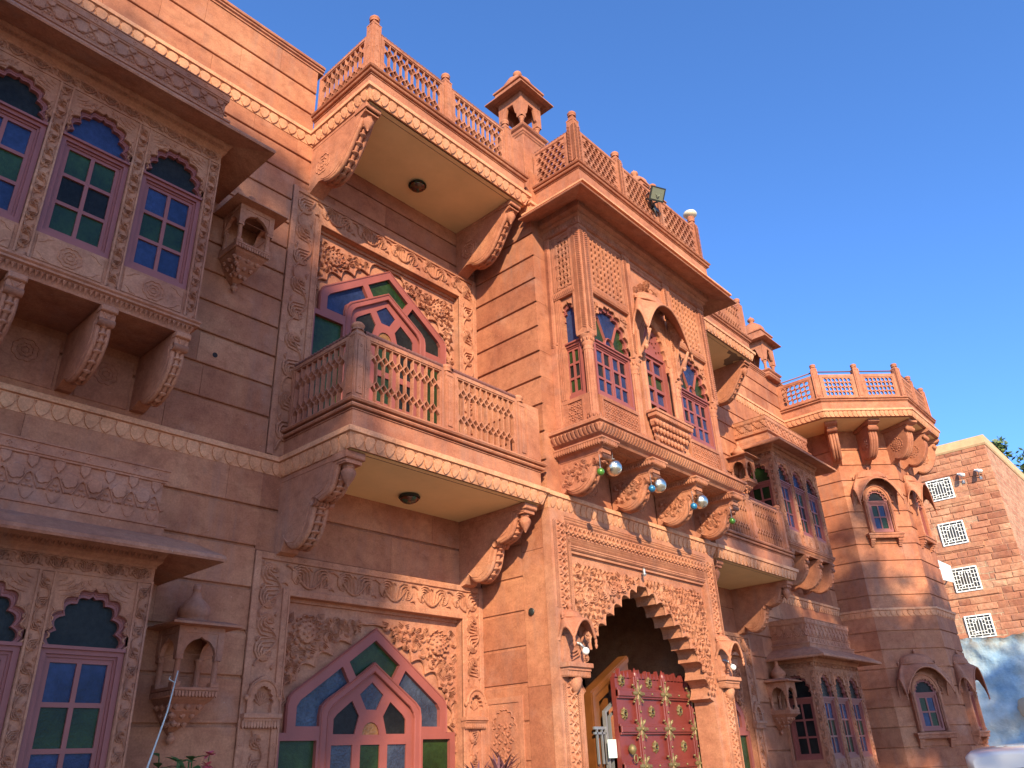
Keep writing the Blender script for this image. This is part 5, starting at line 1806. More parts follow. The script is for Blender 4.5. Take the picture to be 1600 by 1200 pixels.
# little painted finial at the crown of the arch
m = M()
m.lathe(pf.p(ax - .02, 3.325, .02), [(.002, 0), (.02, .012), (.024, .03), (.012, .04), (.018, .055), (.014, .08), (.004, .09)], 10)
obj('keystone_bud', m, GM, portal)
# jambs inside + dark vestibule
m = M()
iy = YP - .012 - .30
def room(x0, x1, y0, y1, z0, z1, mat=0):
    m.add([(x0, y0, z0), (x1, y0, z0), (x1, y1, z0), (x0, y1, z0), (x0, y0, z1), (x1, y0, z1), (x1, y1, z1), (x0, y1, z1)], [(0, 1, 2, 3), (4, 7, 6, 5), (1, 2, 6, 5), (2, 3, 7, 6), (3, 0, 4, 7)], mat)
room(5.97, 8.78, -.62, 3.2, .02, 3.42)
obj('vestibule', m, plain('shaded_vestibule_plaster', (.03, .02, .016), .9), portal)  # plaster coloured near black, so the room's shade is in its colour
# carved red door leaf
df = F((0, -.58, 0), (0, -1, 0))
m = M()
dx0, dx1, dzt = 7.02, 8.74, 2.36
m.box(df, dx0, dx1, 0, dzt - .01, -.07, -.015)
for q in range(24):
    a = dx0 + (dx1 - dx0) * q / 24
    m.prism(df, [(a, dzt - .02), (a + .03, dzt + .03 + .05 * abs(math.sin(q * 1.3))), (a + .0612, dzt - .02)], -.06, -.015)
cols_ = [7.11 - .23, 7.37, 7.90, 8.44]
for x in cols_[1:]:
    for k in range(4):
        m.box(df, x - .055 + .028 * k, x - .055 + .028 * k + .022, 0, dzt + (.02 if k in (1, 2) else .0), -.02, .02 + .01 * (k in (1, 2)), bev=.004)
    m.lathe(df.p(x, dzt, 0), [(.03, 0), (.04, .02), (.02, .05), (.004, .09)], 8)
for z in (.4, .77, 1.14, 1.51, 1.855, 2.195):
    m.box(df, dx0, dx1, z - .03, z + .03, -.015, .025, bev=.006)
    m.box(df, dx0, dx1, z - .05, z + .05, -.015, .010, bev=.004)
door = obj('carved_door', m, RD, portal, label='studded red double door with brass bosses')
def brass_star(x, z, r):
    m = M()
    for k in range(8):
        t = k * PI / 4
        m.ridge(df, [(x + .25 * r * math.cos(t), z + .25 * r * math.sin(t)), (x + .7 * r * math.cos(t), z + .7 * r * math.sin(t)), (x + r * math.cos(t), z + r * math.sin(t))], [r * .10, r * .20, r * .04], -.01, .018)
    m.ridge(df, [(x + .55 * r * math.cos(2 * PI * k / 20), z + .55 * r * math.sin(2 * PI * k / 20)) for k in range(21)], r * .14, -.01, .022)
    for k in range(4):
        t = k * PI / 2 + PI / 4
        m.lathe(df.p(x + r * .32 * math.cos(t), z + r * .32 * math.sin(t) - r * .1, .004), [(r * .02, 0), (r * .13, r * .06), (r * .13, r * .14), (r * .02, r * .2)], 8, 1)
    obj('brass_boss', m, [BR, BK], door)
for x, zs in ((7.13, (1.33, 1.68, 2.00, 2.315)), (7.64, (1.33, 1.685, 2.025)), (8.205, (1.33, 1.685, 2.045)), (7.64, (2.31,))):
    for z in zs:
        if (x, z) == (7.13, 1.68): continue
        brass_star(x, z, .062)
def brass_cross(x, z):
    m = M()
    for k in range(4):
        t = k * PI / 2
        c, s = math.cos(t), math.sin(t)
        m.ridge(df, [(x, z), (x + .05 * c, z + .05 * s), (x + .085 * c, z + .085 * s), (x + .11 * c, z + .11 * s)], [.02, .03, .016, .02], .026, .014)
        c, s = math.cos(t + PI / 4), math.sin(t + PI / 4)
        m.ridge(df, [(x + .03 * c, z + .03 * s), (x + .075 * c, z + .075 * s), (x + .10 * c, z + .10 * s)], [.006, .010, .018], .02, .014)
        m.lathe(df.p(x + .115 * c, z + .115 * s, .018), [(.002, -.01), (.014, -.004), (.014, .006), (.002, .012)], 8)
    m.ball(df.p(x, z, .04), .016, 0, 8)
    obj('brass_plate', m, BR, door)
for x in (7.37, 7.90, 8.44):
    for z in (1.51, 1.855, 2.195):
        brass_cross(x, z)
studs = [(x, z, .035) for x in (7.37, 7.90, 8.44) for z in (1.68, 2.02, 2.32)] + [(x, z, .028) for x in (7.63, 8.17) for z in (1.51, 1.855, 2.195)]
for x, z, c in studs:
    m = M(); m.ball(df.p(x, z, c), .012, 0, 6); obj('brass_stud', m, BR, door)
m = M()
m.lathe(df.p(7.17, 1.64, .02), [(.004, -.02), (.035, 0), (.045, .03), (.035, .06), (.004, .08)], 10)
m.tube([df.p(7.175 + .032 * math.cos(2 * PI * k / 16), 1.605 + .038 * math.sin(2 * PI * k / 16) - .02, .05) for k in range(17)], .007, 6)
obj('ring_knocker', m, BR, door)
# wooden pointed door frame with inner glazed leaf
wf = F((0, -.36, 0), (0, -1, 0))
m = M()
m.band(wf, [(6.79, 0), (6.79, 2.21), (7.50, 2.60)], [(6.92, 0), (6.92, 2.12), (7.50, 2.44)], -.06, .06)
m.band(wf, [(6.80, 0), (6.80, 2.20), (7.50, 2.585)], [(6.84, 0), (6.84, 2.17), (7.50, 2.535)], .06, .075)
m.box(wf, 7.44, 7.50, 0, 2.46, -.05, .04); m.box(wf, 6.92, 7.44, 1.47, 1.59, -.03, .03); m.box(wf, 7.04, 7.13, 0, 2.16, -.03, .02)
obj('door_frame', m, VW, portal)
m = M()
gf = F((0, -.46, 0), (0, -1, 0))
m.band(gf, [(6.93, 0), (6.93, 2.03), (7.40, 2.29)], [(6.955, 0), (6.955, 2.015), (7.40, 2.262)], -.02, .02)
m.band(gf, [(7.0, 0), (7.0, 1.98), (7.38, 2.20)], [(7.015, 0), (7.015, 1.97), (7.38, 2.18)], -.01, .02)
m.box(gf, 7.38, 7.42, 0, 2.29, -.02, .02)
m.box(gf, 6.74, 6.93, 1.86, 1.885, -.01, .01); m.box(gf, 6.74, 6.93, 1.815, 1.835, -.01, .01)
for x in (6.78, 6.86, 6.92): m.box(gf, x, x + .015, 1.55, 1.86, -.01, .01)
obj('metal_grille', m, GM, portal)

# ------------------------------------------------------------------ octagonal tower
def octo(cx, cy, r):
    t = math.tan(PI / 8) * r
    return [(cx - r, cy + t), (cx - r, cy - t), (cx - t, cy - r), (cx + t, cy - r), (cx + r, cy - t), (cx + r, cy + t), (cx + t, cy + r), (cx - t, cy + r)]
def face(P, i):
    a, b = Vector((*P[i], 0)), Vector((*P[(i + 1) % 8], 0))
    u = (b - a)
    L = u.length
    u.normalize()
    return F(a, (u.y, -u.x, 0)), L
TX, TY, TR = 16.72, 0.0, 1.42
O8 = octo(TX, TY, TR)
GT = [1.56 - .3175 * 4 + .3175 * k for k in range(22)]
m = M()
for i in range(5):
    f_, L = face(O8, i)
    slabs(m, f_, 0, L, 0, 3.74, GT, seed=50 + i, L0=1.5, L1=2.5)
    slabs(m, f_, 0, L, 3.87, 7.37, GT, seed=60 + i, L0=1.5, L1=2.5)
tower = obj('tower', m, ST, palace, label='octagonal corner tower with a railed roof terrace')
pth = [O8[0], O8[1], O8[2], O8[3], O8[4], O8[5]]
m = M(); petals(m, pth, 3.87, .145, .104); obj('cornice_band', m, CR, tower)
UX, UY = 16.56, .055
U8 = octo(UX, UY, 2.10)
path = [(14.45, .06), (14.45, U8[1][1]), U8[2], U8[3], U8[4], U8[5]]
path[0] = (U8[0][0], .02); path[1] = U8[1]
m = M()
m.sweep(path, [(-.4, 7.37), (0, 7.37), (0, 7.69), (-.4, 7.69)])
m.sweep(path, MOULD, zoff=7.685)
m.add([(*q, 7.372) for q in U8], [tuple(range(8))])
m.add([(*q, 7.70) for q in U8], [tuple(range(8))])
terr = obj('tower_terrace', m, SP, palace, label='roof terrace of the octagonal tower')
m = M(); petals(m, path, 7.52, .15, .094, out_top=.04); obj('cornice_band', m, CR, terr)
m = M(); m.add([(UX + (q[0] - UX) * .97, UY + (q[1] - UY) * .97, 7.366) for q in U8], [tuple(range(8))]); obj('soffit', m, SF, terr)
rp = []
R8 = octo(UX, UY, 2.07)
posts_ = []
for i in range(5):
    a, b = R8[i], R8[i + 1]
    posts_.append((a[0], a[1], i))
    if i in (1, 2, 3): posts_.append(((a[0] + b[0]) / 2, (a[1] + b[1]) / 2, i + .5))
for x, y, k in posts_:
    if k == 0: continue
    m = M(); newel(m, x + .02 * (UX - x), y + .02 * (UY - y), 7.78, 8.56, .125, 0, math.atan2(y - UY, x - UX) + PI / 2, False); obj('railing_post', m, SP, terr)
for i in range(4):
    f_, L = face(R8, i)
    if i == 0:
        seg = [(L / 2 - .02, L - .08)]
        seg = [(.80, L - .08)] if L > 1.75 else [(L / 2, L - .08)]
        seg = [(L / 2 + .05, L - .08)]
    else: seg = [(.08, L / 2 - .07), (L / 2 + .07, L - .08)]
    for a, b in seg:
        lattice_panel('railing_panel', f_, a, b, 7.78, 8.30, terr, 'round', .07, nx=7 if i else 6, ny=4, th=.04)
        m = M(); m.tube([f_.p(a - .03, 8.375, -.03), f_.p(b + .03, 8.375, -.03)], .014, 6); obj('handrail', m, RO, terr)
# radial brackets
for i in range(1, 4):
    for which in (0, 1):
        a, b = O8[i], O8[i + 1]
        p = Vector((*a, 0)) if which == 0 else (Vector((*a, 0)) + Vector((*b, 0))) / 2
        d = Vector((p.x - TX, p.y - TY, 0)).normalized()
        if which == 0: p = p - d * .03
        FB = F(p, (d.y, -d.x, 0))       # cheek frame; a runs outwards
        if FB.u.dot(d) < 0: FB = F(p, (-d.y, d.x, 0))
        w2 = .085
        z = 7.36
        cu = curve([(.50, z - .22), (.50, z - .32), (.47, z - .42), (.40, z - .55), (.30, z - .64), (.20, z - .66), (.12, z - .62)], 3)
        m = M()
        m.prism(FB, [(-.05, z), (.62, z), (.62, z - .05), (.56, z - .08), (.56, z - .12)] + cu + [(.08, z - .66), (-.05, z - .74)], -w2, w2, 0, True)
        m.prism(FB, [(-.02, z - .002), (.66, z - .002), (.66, z - .045), (.6, z - .07), (-.02, z - .07)], -w2 - .03, w2 + .03, 0, True)
        for s in (-1, 0, 1):
            m.tube([FB.p(o, q, s * w2 * .6) for o, q in cu], .028, 6)
        rosette(m, FB, .24, z - .38, .13, w2, .015)
        fb2 = F(FB.o, -FB.n)
        rosette(m, fb2, -.24, z - .38, .13, w2, .015)
        m.tube([FB.p(.54, z - .16, -w2 - .01), FB.p(.54, z - .16, w2 + .01)], .045, 10)
        obj('bracket', m, SP, terr)
# hooded windows on two faces, two storeys
for i in (1, 2):
    f_, L = face(O8, i)
    c0 = L / 2 - .02
    for dz in (0, -3.46):
        m = M()
        zs_ = 5.24 + dz
        m.box(f_, c0 - .35, c0 + .35, zs_ - .035, zs_, 0, .14, bev=.005)
        m.box(f_, c0 - .33, c0 + .33, zs_ - .075, zs_ - .035, 0, .12)
        for k in range(26):
            a = c0 - .325 + .65 * k / 25
            m.prism(f_, [(a - .009, zs_ - .09), (a, zs_ - .10), (a + .009, zs_ - .09), (a + .009, zs_ - .04), (a - .009, zs_ - .04)], .10, .125)
        for s in (-1, 1):
            for q in range(4):
                m.box(f_, c0 + s * .27 - .045 + .005 * q, c0 + s * .27 + .045 - .005 * q, zs_ - .11 - .032 * (q + 1), zs_ - .082 - .032 * q, 0, .10 - .022 * q, bev=.003)
        zt_ = 6.20 + dz
        m.holes(f_, [(c0 - .27, zs_), (c0 + .27, zs_), (c0 + .27, 5.9 + dz), (c0 + .24, 6.06 + dz), (c0 + .15, 6.17 + dz), (c0, 6.22 + dz), (c0 - .15, 6.17 + dz), (c0 - .24, 6.06 + dz), (c0 - .27, 5.9 + dz)],
                [[(c0 - .20, zs_ + .01), (c0 + .20, zs_ + .01), (c0 + .20, 5.88 + dz)] + [(c0 + .20 * math.cos(PI * k / 10), 5.88 + dz + .23 * math.sin(PI * k / 10)) for k in range(1, 10)] + [(c0 - .20, 5.88 + dz)]], 0, .088)
        m.ridge(f_, [(c0 + .235 * math.cos(PI * k / 16), 5.88 + dz + .29 * math.sin(PI * k / 16)) for k in range(17)], .02, .088, .02)
        for s in (-1, 1):
            m.lathe(f_.p(c0 + s * .235, zs_ + .01, .095), [(.036, 0), (.03, .03), (.022, .05), (.022, .52), (.032, .56), (.024, .58), (.04, .63)], 12)
            m.ridge(f_, [(c0 + s * .27, 5.88 + dz), (c0 + s * .33, 5.86 + dz), (c0 + s * .335, 5.93 + dz), (c0 + s * .29, 5.99 + dz), (c0 + s * .30, 6.05 + dz)], .02, .02, .03)
        sur = obj('arched_window', m, SP, tower)
        nm = sur.name
        bay_window(f_, c0, .385, 5.265 + dz, 6.17 + dz, sur, [(0, 1), (1, 0)], 2, D=.078, rows=2, nf=4, apex_drop=.085, sp_drop=.30, spandrel_w=.40, leaf_lines=False)
        bangla(f_, c0, .435, 5.83 + dz, .46, .26, sur, .17)

# ================================================================== things fixed to or hanging from the palace
def ceiling_lamp(x, y, z, label):
    t = thing('ceiling_lamp', (x, y, z), label, 'lamp', 'round lamps under the balconies')
    m = M(); m.lathe((x, y, z - .03), [(.095, 0), (.10, .01), (.085, .03)], 24); obj('rim', m, BK, t)
    m = M(); m.lathe((x, y, z - .08), [(.004, 0), (.03, .002), (.06, .014), (.082, .032), (.090, .052)], 24); obj('shade', m, LAMPG, t)
tL = NT('stained_lamp_glass')
v_ = tL.n('ShaderNodeTexVoronoi'); v_.inputs['Scale'].default_value = 26
tL.l(tL.tc.outputs['Object'], v_.inputs['Vector'])
tL.l(tL.ramp(v_.outputs['Color'], [(0, (.02, .03, .02)), (.4, (.12, .02, .01)), (.6, (.10, .07, .02)), (.8, (.02, .06, .03)), (1, (.03, .02, .02))]).outputs[0], tL.b.inputs['Base Color'])
tL.b.inputs['Roughness'].default_value = .15
LAMPG = tL.m
ceiling_lamp(4.42, -.34, ZB - .153, 'stained glass lamp under the middle balcony left of the entrance')
ceiling_lamp(4.45, -.34, ZU - .153, 'stained glass lamp under the roof terrace balcony, highest of the round lamps')
ceiling_lamp(mirror(5.0), -.45, ZB - .153, 'round lamp half hidden under the balcony right of the portal')

def orb(kind, x, y, z, r, mat, label, group, ztop):
    t = thing(kind, (x, y, z), label, 'ornament', group)
    m = M(); m.ball((x, y, z), r, 0, 18); obj('ball', m, mat, t)
    m = M(); m.tube([(x, y, z + r), (x, y, ztop)], .0035, 5); m.lathe((x, y, z + r - .004), [(r * .25, 0), (r * .25, .012), (.004, .018)], 8); obj('hook', m, GM, t)
for x, lab in ((6.047, 'large silver ball under the bay floor beside the left console'), (6.85, 'large silver ball under the bay floor, the middle one of three'), (7.715, 'large silver ball under the bay floor beside the third console')):
    orb('silver_ball', x + .02, -1.45, 4.15, .084, SV, lab, 'silver balls hanging under the bay', 4.40)
for x, mat, z, lab in ((5.745, BG, 4.045, 'small green ball hanging from the leftmost console'), (6.63, BB, 4.07, 'small blue ball in front of the middle silver ball'), (7.46, BB, 4.05, 'small blue ball left of the rightmost silver ball'), (8.335, BG, 4.045, 'small green ball hanging from the rightmost console')):
    orb('small_ball', x + .07, -1.47, z, .037, mat, lab, 'small coloured balls under the bay', 4.22)

# floodlight on the terrace rail
t = thing('floodlight', (7.46, -1.62, 8.05), 'black floodlight clamped to the roof terrace railing', 'floodlight')
m = M()
fl = F((7.50, -1.68, 8.24), Vector((.30, -.80, -.25)))
nrm = Vector((-.35, -.75, -.55)).normalized(); ux_ = Vector((0, 0, 1)).cross(nrm).normalized(); vz_ = nrm.cross(ux_)
def flp(a, b, c): return Vector((7.33, -1.70, 8.12)) + ux_ * a + vz_ * b + nrm * c
def fbox(m, a0, a1, b0, b1, c0, c1, mat=0, tp=1.0):
    P = [flp(a * (tp if c == c0 else 1), b * (tp if c == c0 else 1), c) for c in (c0, c1) for a, b in ((a0, b0), (a1, b0), (a1, b1), (a0, b1))]
    m.add(P, [(0, 3, 2, 1), (4, 5, 6, 7), (0, 1, 5, 4), (1, 2, 6, 5), (2, 3, 7, 6), (3, 0, 4, 7)], mat)
fbox(m, -.10, .10, -.085, .085, -.075, .0, 0, .6)
fbox(m, -.108, .108, -.092, .092, .0, .014)
fbox(m, -.05, .05, -.05, .05, -.10, -.075)
obj('housing', m, BK, t)
m = M(); fbox(m, -.088, .088, -.072, .072, .014, .018)
m.ridge(F(flp(0, 0, .018), nrm), [(.03 * math.cos(2 * PI * k / 12), .03 * math.sin(2 * PI * k / 12)) for k in range(13)], .006, 0, .004)
obj('lens', m, plain('floodlight_glass', (.15, .16, .115), .4, spec=.2), t)
m = M()
m.tube([flp(-.105, 0, -.03), flp(-.115, -.06, -.10), (7.30, -1.62, 8.04), (7.38, -1.575, 8.0)], .011, 6)
m.tube([flp(.105, 0, -.03), flp(.115, -.06, -.10), (7.36, -1.62, 8.04), (7.40, -1.58, 8.0)], .011, 6)
m.tube([(7.40, -1.58, 8.0), (7.36, -1.62, 7.93), (7.42, -1.60, 7.86)], .009, 6)
m.box(F((7.44, -1.585, 0), (0, -1, 0)), -.05, .05, 7.97, 8.02, -.02, .02)
obj('mounting_arm', m, BK, t)
# cream globe lamp on the last post of the terrace
t = thing('globe_lamp', (8.60, -1.51, 8.54), 'flat cream globe lamp on the last post of the roof terrace', 'lamp')
m = M(); m.lathe((8.60, -1.51, 8.55), [(.03, 0), (.06, .006), (.095, .03), (.10, .055), (.088, .08), (.05, .098), (.005, .105)], 24); obj('globe', m, plain('cream_lamp_glass', (.62, .55, .40), .35), t)
m = M(); m.lathe((8.60, -1.51, 8.525), [(.05, 0), (.05, .02), (.035, .03)], 16); obj('base', m, SP, t)
# bulbs under the small hoods of the portal
for x, lab in ((5.90, 'white bulb under the hood left of the portal arch'), (8.66, 'white bulb under the hood right of the portal arch')):
    t = thing('bulb_lamp', (x, YP - .12, 2.52), lab, 'lamp', 'bulbs beside the portal')
    m = M(); m.ball((x + .01, YP - .13, 2.475), .033, 0, 12); obj('bulb', m, WH, t)
    m = M(); m.tube([(x - .03, YP - .03, 2.56), (x - .01, YP - .09, 2.54), (x + .005, YP - .12, 2.50)], .014, 8); obj('holder', m, GM, t)
# notice on the glazed door
m = M()
m.box(F((0, -.52, 0), (0, -1, 0)), 6.87, 7.01, 1.60, 1.765, 0, .004)
tag(obj('paper_notice', m, plain('pale_notice_paper', (.62, .72, .66), .8, var=.03)), 'pale blank notice fixed on the glazed door inside the portal', 'notice')
# vent pipe hole with its cover on the pier
m = M()
m.lathe((0, 0, 0), [(.026, 0), (.034, .004), (.034, .012), (.022, .014)], 20)
for k in range(len(m.v)):
    x, y, z = m.v[k]; m.v[k] = (XP - z, -.655 + x, 2.853 + y)
m.box(F((XP - .014, -.655, 2.853), (-1, 0, 0)), -.012, .012, -.012, .012, 0, .006)
tag(obj('socket_plate', m, BK), 'small round dark socket on the smooth pier left of the portal', 'socket')
# pierced ventilation panel in the side of the pier
m = M()
m.holes(SL, [(.02, .9), (.50, .9), (.50, 2.14), (.02, 2.14)], [[(.07, .95), (.45, .95), (.45, 2.09), (.07, 2.09)]], -.01, .012)
A = cusped(.26, .27, 1.86, .17, 4, k=.4)
m.holes(SL, [(.07, .95), (.45, .95), (.45, 2.09), (.07, 2.09)], [[(.125, .98)] + A + [(.395, .98)]], -.02, .004)
m.ridge(SL, A, .006, .004, .006)
hs = jali_scale(.128, .392, .98, 1.88, 4, 14, .014)
m.holes(SL, [(.12, .97), (.40, .97), (.40, 1.9), (.33, 1.98), (.26, 2.03), (.19, 1.98), (.12, 1.90)], hs, -.03, .002)
for j in range(15):
    for i in range(4):
        x = .14 + i * .07 + (.035 if j % 2 else 0); z = 1.0 + j * .064
        if x < .385: plume(m, SL, x, z, .05, .8 if j % 2 else 2.4, 1 if i % 2 else -1, .002, .012, 0, 2)
obj('pierced_panel', m, SC, palace)
m = M(); m.box(SL, .10, .42, .95, 2.05, -.05, -.032); obj('recess', m, DK, palace)

# loose white cane leaning against the niche
t = M()
t.tube([(1.95, -.98, .02), (2.14, -.74, .9), (2.32, -.50, 1.66), (2.44, -.40, 1.97), (2.503, -.335, 2.215)], [.008, .007, .006, .005, .004], 8)
t.tube([(2.485, -.355, 2.14), (2.44, -.36, 2.16), (2.455, -.34, 2.18)], .003, 5)
tag(obj('white_cane', t, plain('whitewashed_bamboo', (.55, .52, .46), .7)), 'thin white cane leaning against the shelf of the lower left niche', 'cane')

# ------------------------------------------------------------------ plants at the bottom edge
def leaf(m, p, d, up_, L, w_, mat=0, bend=.3):
    d = d.normalized(); s = d.cross(up_).normalized(); n_ = s.cross(d)
    pts = [(0, .0), (.2, .55), (.45, 1), (.75, .7), (1, 0)]
    vs = []
    for t, q in pts:
        c = p + d * (L * t) - n_ * (bend * L * t * t)
        vs += [c + s * w_ * q * .5 + n_ * w_ * .12 * q, c, c - s * w_ * q * .5 + n_ * w_ * .12 * q]
    m.add(vs, [(i * 3 + k, i * 3 + k + 1, i * 3 + k + 4, i * 3 + k + 3) for i in range(4) for k in (0, 1)], mat, True)
r2_ = random.Random(12)
t = thing('flowering_plant', (2.62, -.75, 0), 'leafy green plant with pink flowers in front of the lower left wall', 'plant')
ms, ml_, mf = M(), M(), M()
for k in range(9):
    bx, by = 2.57 + r2_.uniform(-.13, .13), -.50 + r2_.uniform(-.1, .1)
    h = r2_.uniform(1.56, 1.73)
    top = Vector((bx + r2_.uniform(-.12, .12), by + r2_.uniform(-.1, .1), h))
    ms.tube([(bx * .9 + .26, by * .9, .0), ((bx + top.x) / 2, by, h * .5), top], [.012, .008, .004], 6)
    for q in range(16):
        f = 1 - q / 16 * .55
        p = Vector((bx, by, 0)).lerp(top, f)
        a = q * 2.4 + k
        leaf(ml_, p, Vector((math.cos(a), math.sin(a), r2_.uniform(.1, .9))), Vector((0, 0, 1)), r2_.uniform(.09, .15), .055, 0, r2_.uniform(.1, .4))
for (fx, fy, fz) in ((2.70, -.50, 1.715), (2.68, -.52, 1.655), (2.74, -.48, 1.60)):
    for q in range(14):
        a = q * 2.4; e = r2_.uniform(-.6, 1)
        leaf(mf, Vector((fx, fy, fz)), Vector((math.cos(a), math.sin(a), e)), Vector((0, 0, 1)), .042, .032, 0, .1)
    ms.tube([(fx - .03, fy, fz - .35), (fx, fy, fz)], .003, 4)
obj('stem', ms, LG, t); obj('foliage', ml_, LG, t); obj('flowers', mf, plain('pink_petals', (.62, .10, .12), .6), t)
t = thing('spiky_plant', (5.2, -.55, 0), 'dark purple spiky plant in front of the ground floor arched window', 'plant')
ms, ml_ = M(), M()
for k in range(3):
    bx = 5.05 + k * .16; by = -.50 - .08 * (k % 2)
    ms.tube([(bx, by, 0), (bx + .02, by, 1.46 + .04 * k)], [.02, .012], 6)
    for q in range(26):
        a = q * 2.4; e = r2_.uniform(.3, 2.5)
        leaf(ml_, Vector((bx + .02, by, 1.40 + .04 * k + r2_.uniform(0, .06))), Vector((math.cos(a), math.sin(a), e)), Vector((0, 0, 1)), r2_.uniform(.16, .27), .022, 0, .25)
PU = plain('purple_leaf', (.13, .05, .06), .5)
obj('stem', ms, PU, t); obj('foliage', ml_, PU, t)

# ------------------------------------------------------------------ stone building behind the tower
def rubble(name, c1, c2, mortar, sc_=1.0, rotx=True):
    t = NT(name)
    g = t.n('ShaderNodeNewGeometry')
    # facade coordinates: horizontal run x+y, height z
    sp = t.n('ShaderNodeSeparateXYZ'); t.l(t.tc.outputs['Object'], sp.inputs[0])
    ad = t.n('ShaderNodeMath', operation='ADD'); t.l(sp.outputs[0], ad.inputs[0]); t.l(sp.outputs[1], ad.inputs[1])
    cb = t.n('ShaderNodeCombineXYZ'); t.l(ad.outputs[0], cb.inputs[0]); t.l(sp.outputs[2], cb.inputs[1])
    nz = t.noise(3.5, 3, .6)
    mx = t.n('ShaderNodeVectorMath', operation='SCALE'); mx.inputs['Scale'].default_value = .09; t.l(nz.outputs[1], mx.inputs[0])
    av = t.n('ShaderNodeVectorMath', operation='ADD'); t.l(mx.outputs[0], av.inputs[0]); t.l(cb.outputs[0], av.inputs[1])
    b = t.n('ShaderNodeTexBrick')
    b.inputs['Scale'].default_value = 1.0
    b.inputs['Brick Width'].default_value = .46
    b.inputs['Row Height'].default_value = .205
    b.inputs['Mortar Size'].default_value = .014
    b.inputs['Mortar Smooth'].default_value = .3
    b.inputs['Color1'].default_value = (*c1, 1); b.inputs['Color2'].default_value = (*c2, 1); b.inputs['Mortar'].default_value = (*mortar, 1)
    t.l(av.outputs[0], b.inputs['Vector'])
    n2 = t.noise(6, 6, .65)
    col = t.mix(1.0, b.outputs[0], t.ramp(n2.outputs[0], [(.3, (.72, .70, .68)), (.7, (1.2, 1.2, 1.2))]).outputs[0], 'MULTIPLY')
    t.l(col, t.b.inputs['Base Color']); t.b.inputs['Roughness'].default_value = .9
    inv = t.n('ShaderNodeMath', operation='SUBTRACT'); inv.inputs[0].default_value = 1; t.l(b.outputs['Fac'], inv.inputs[1])
    nb = t.bump(inv.outputs[0], .03, .9)
    nb = t.bump(n2.outputs[0], .05, .7, nb)
    t.l(nb, t.b.inputs['Normal'])
    return t.m
RB = rubble('rubble_sandstone', (.38, .15, .085), (.48, .25, .15), (.50, .34, .21))
bx0, by0, bz = 28.0, -1.2, 10.28
bb = thing('stone_building', (32, 3, 0), 'tall building of rough orange stone blocks behind the tower', 'building')
bf = F((bx0, 0, 0), (-1, 0, 0))        # a = -y
m = M()
m.box(bf, -9, -by0, 0, bz, -8, 0)
# individual rough-hewn blocks standing proud of the face
rr = random.Random(3)
z = 4.0
while z < bz - .02:
    y = by0
    off = rr.uniform(0, .4)
    h = .205
    a = -by0
    first = True
    while a > -2.2:
        L = rr.uniform(.26, .62) * (1 if not first else rr.uniform(.5, 1)); first = False
        b_ = a - L
        skip = any(z0 - .21 < z < z1 + .02 and b_ < -.06 and a > -.80 for z0, z1 in ((8.81, 9.47), (7.33, 8.02), (5.86, 6.56), (4.47, 5.10)))
        if not skip:
            d = rr.uniform(.006, .03)
            e = .016
            z1_ = min(z + h - .014, bz)
            P = [bf.p(b_ + .007, z, 0), bf.p(a - .007, z, 0), bf.p(a - .007, z1_, 0), bf.p(b_ + .007, z1_, 0)]
            Q = [bf.p(b_ + e, z + e + rr.uniform(0, .012), d), bf.p(a - e, z + e, d + rr.uniform(-.006, .01)), bf.p(a - e, z1_ - e, d), bf.p(b_ + e, z1_ - e - rr.uniform(0, .012), d + rr.uniform(-.006, .01))]
            c_ = [(bf.p((a + b_) / 2, (z + z1_) / 2, d + rr.uniform(.0, .02)))]
            m.add(P + Q + c_, [(0, 1, 5, 4), (1, 2, 6, 5), (2, 3, 7, 6), (3, 0, 4, 7), (4, 5, 8), (5, 6, 8), (6, 7, 8), (7, 4, 8)], 1)
        a = b_
    z += h
RBk = stone('hewn_orange_block', (.44, .185, .10), (.33, .115, .065), (.54, .31, .18), island=1.0, grain=.02, dust=.1)
obj('wall', m, [RB, RBk], bb)
m = M()
m.sweep([(bx0, 9), (bx0, by0), (36, by0)], [(-.3, bz), (.02, bz), (.05, bz + .06), (.05, bz + .32), (-.3, bz + .36)])
obj('coping', m, plain('cream_coping', (.56, .35, .18), .8, bump=.01, bscale=6), bb)
for z1_ in (7.12, 8.60, 5.66, 4.26, 9.52):
    m = M(); m.box(bf, -1.1, .35, z1_, z1_ + .17, 0, .045, 0, bev=.02); obj('string_course', m, RBk, bb)
WG = plain('white_grille_paint', (.80, .80, .78), .5)
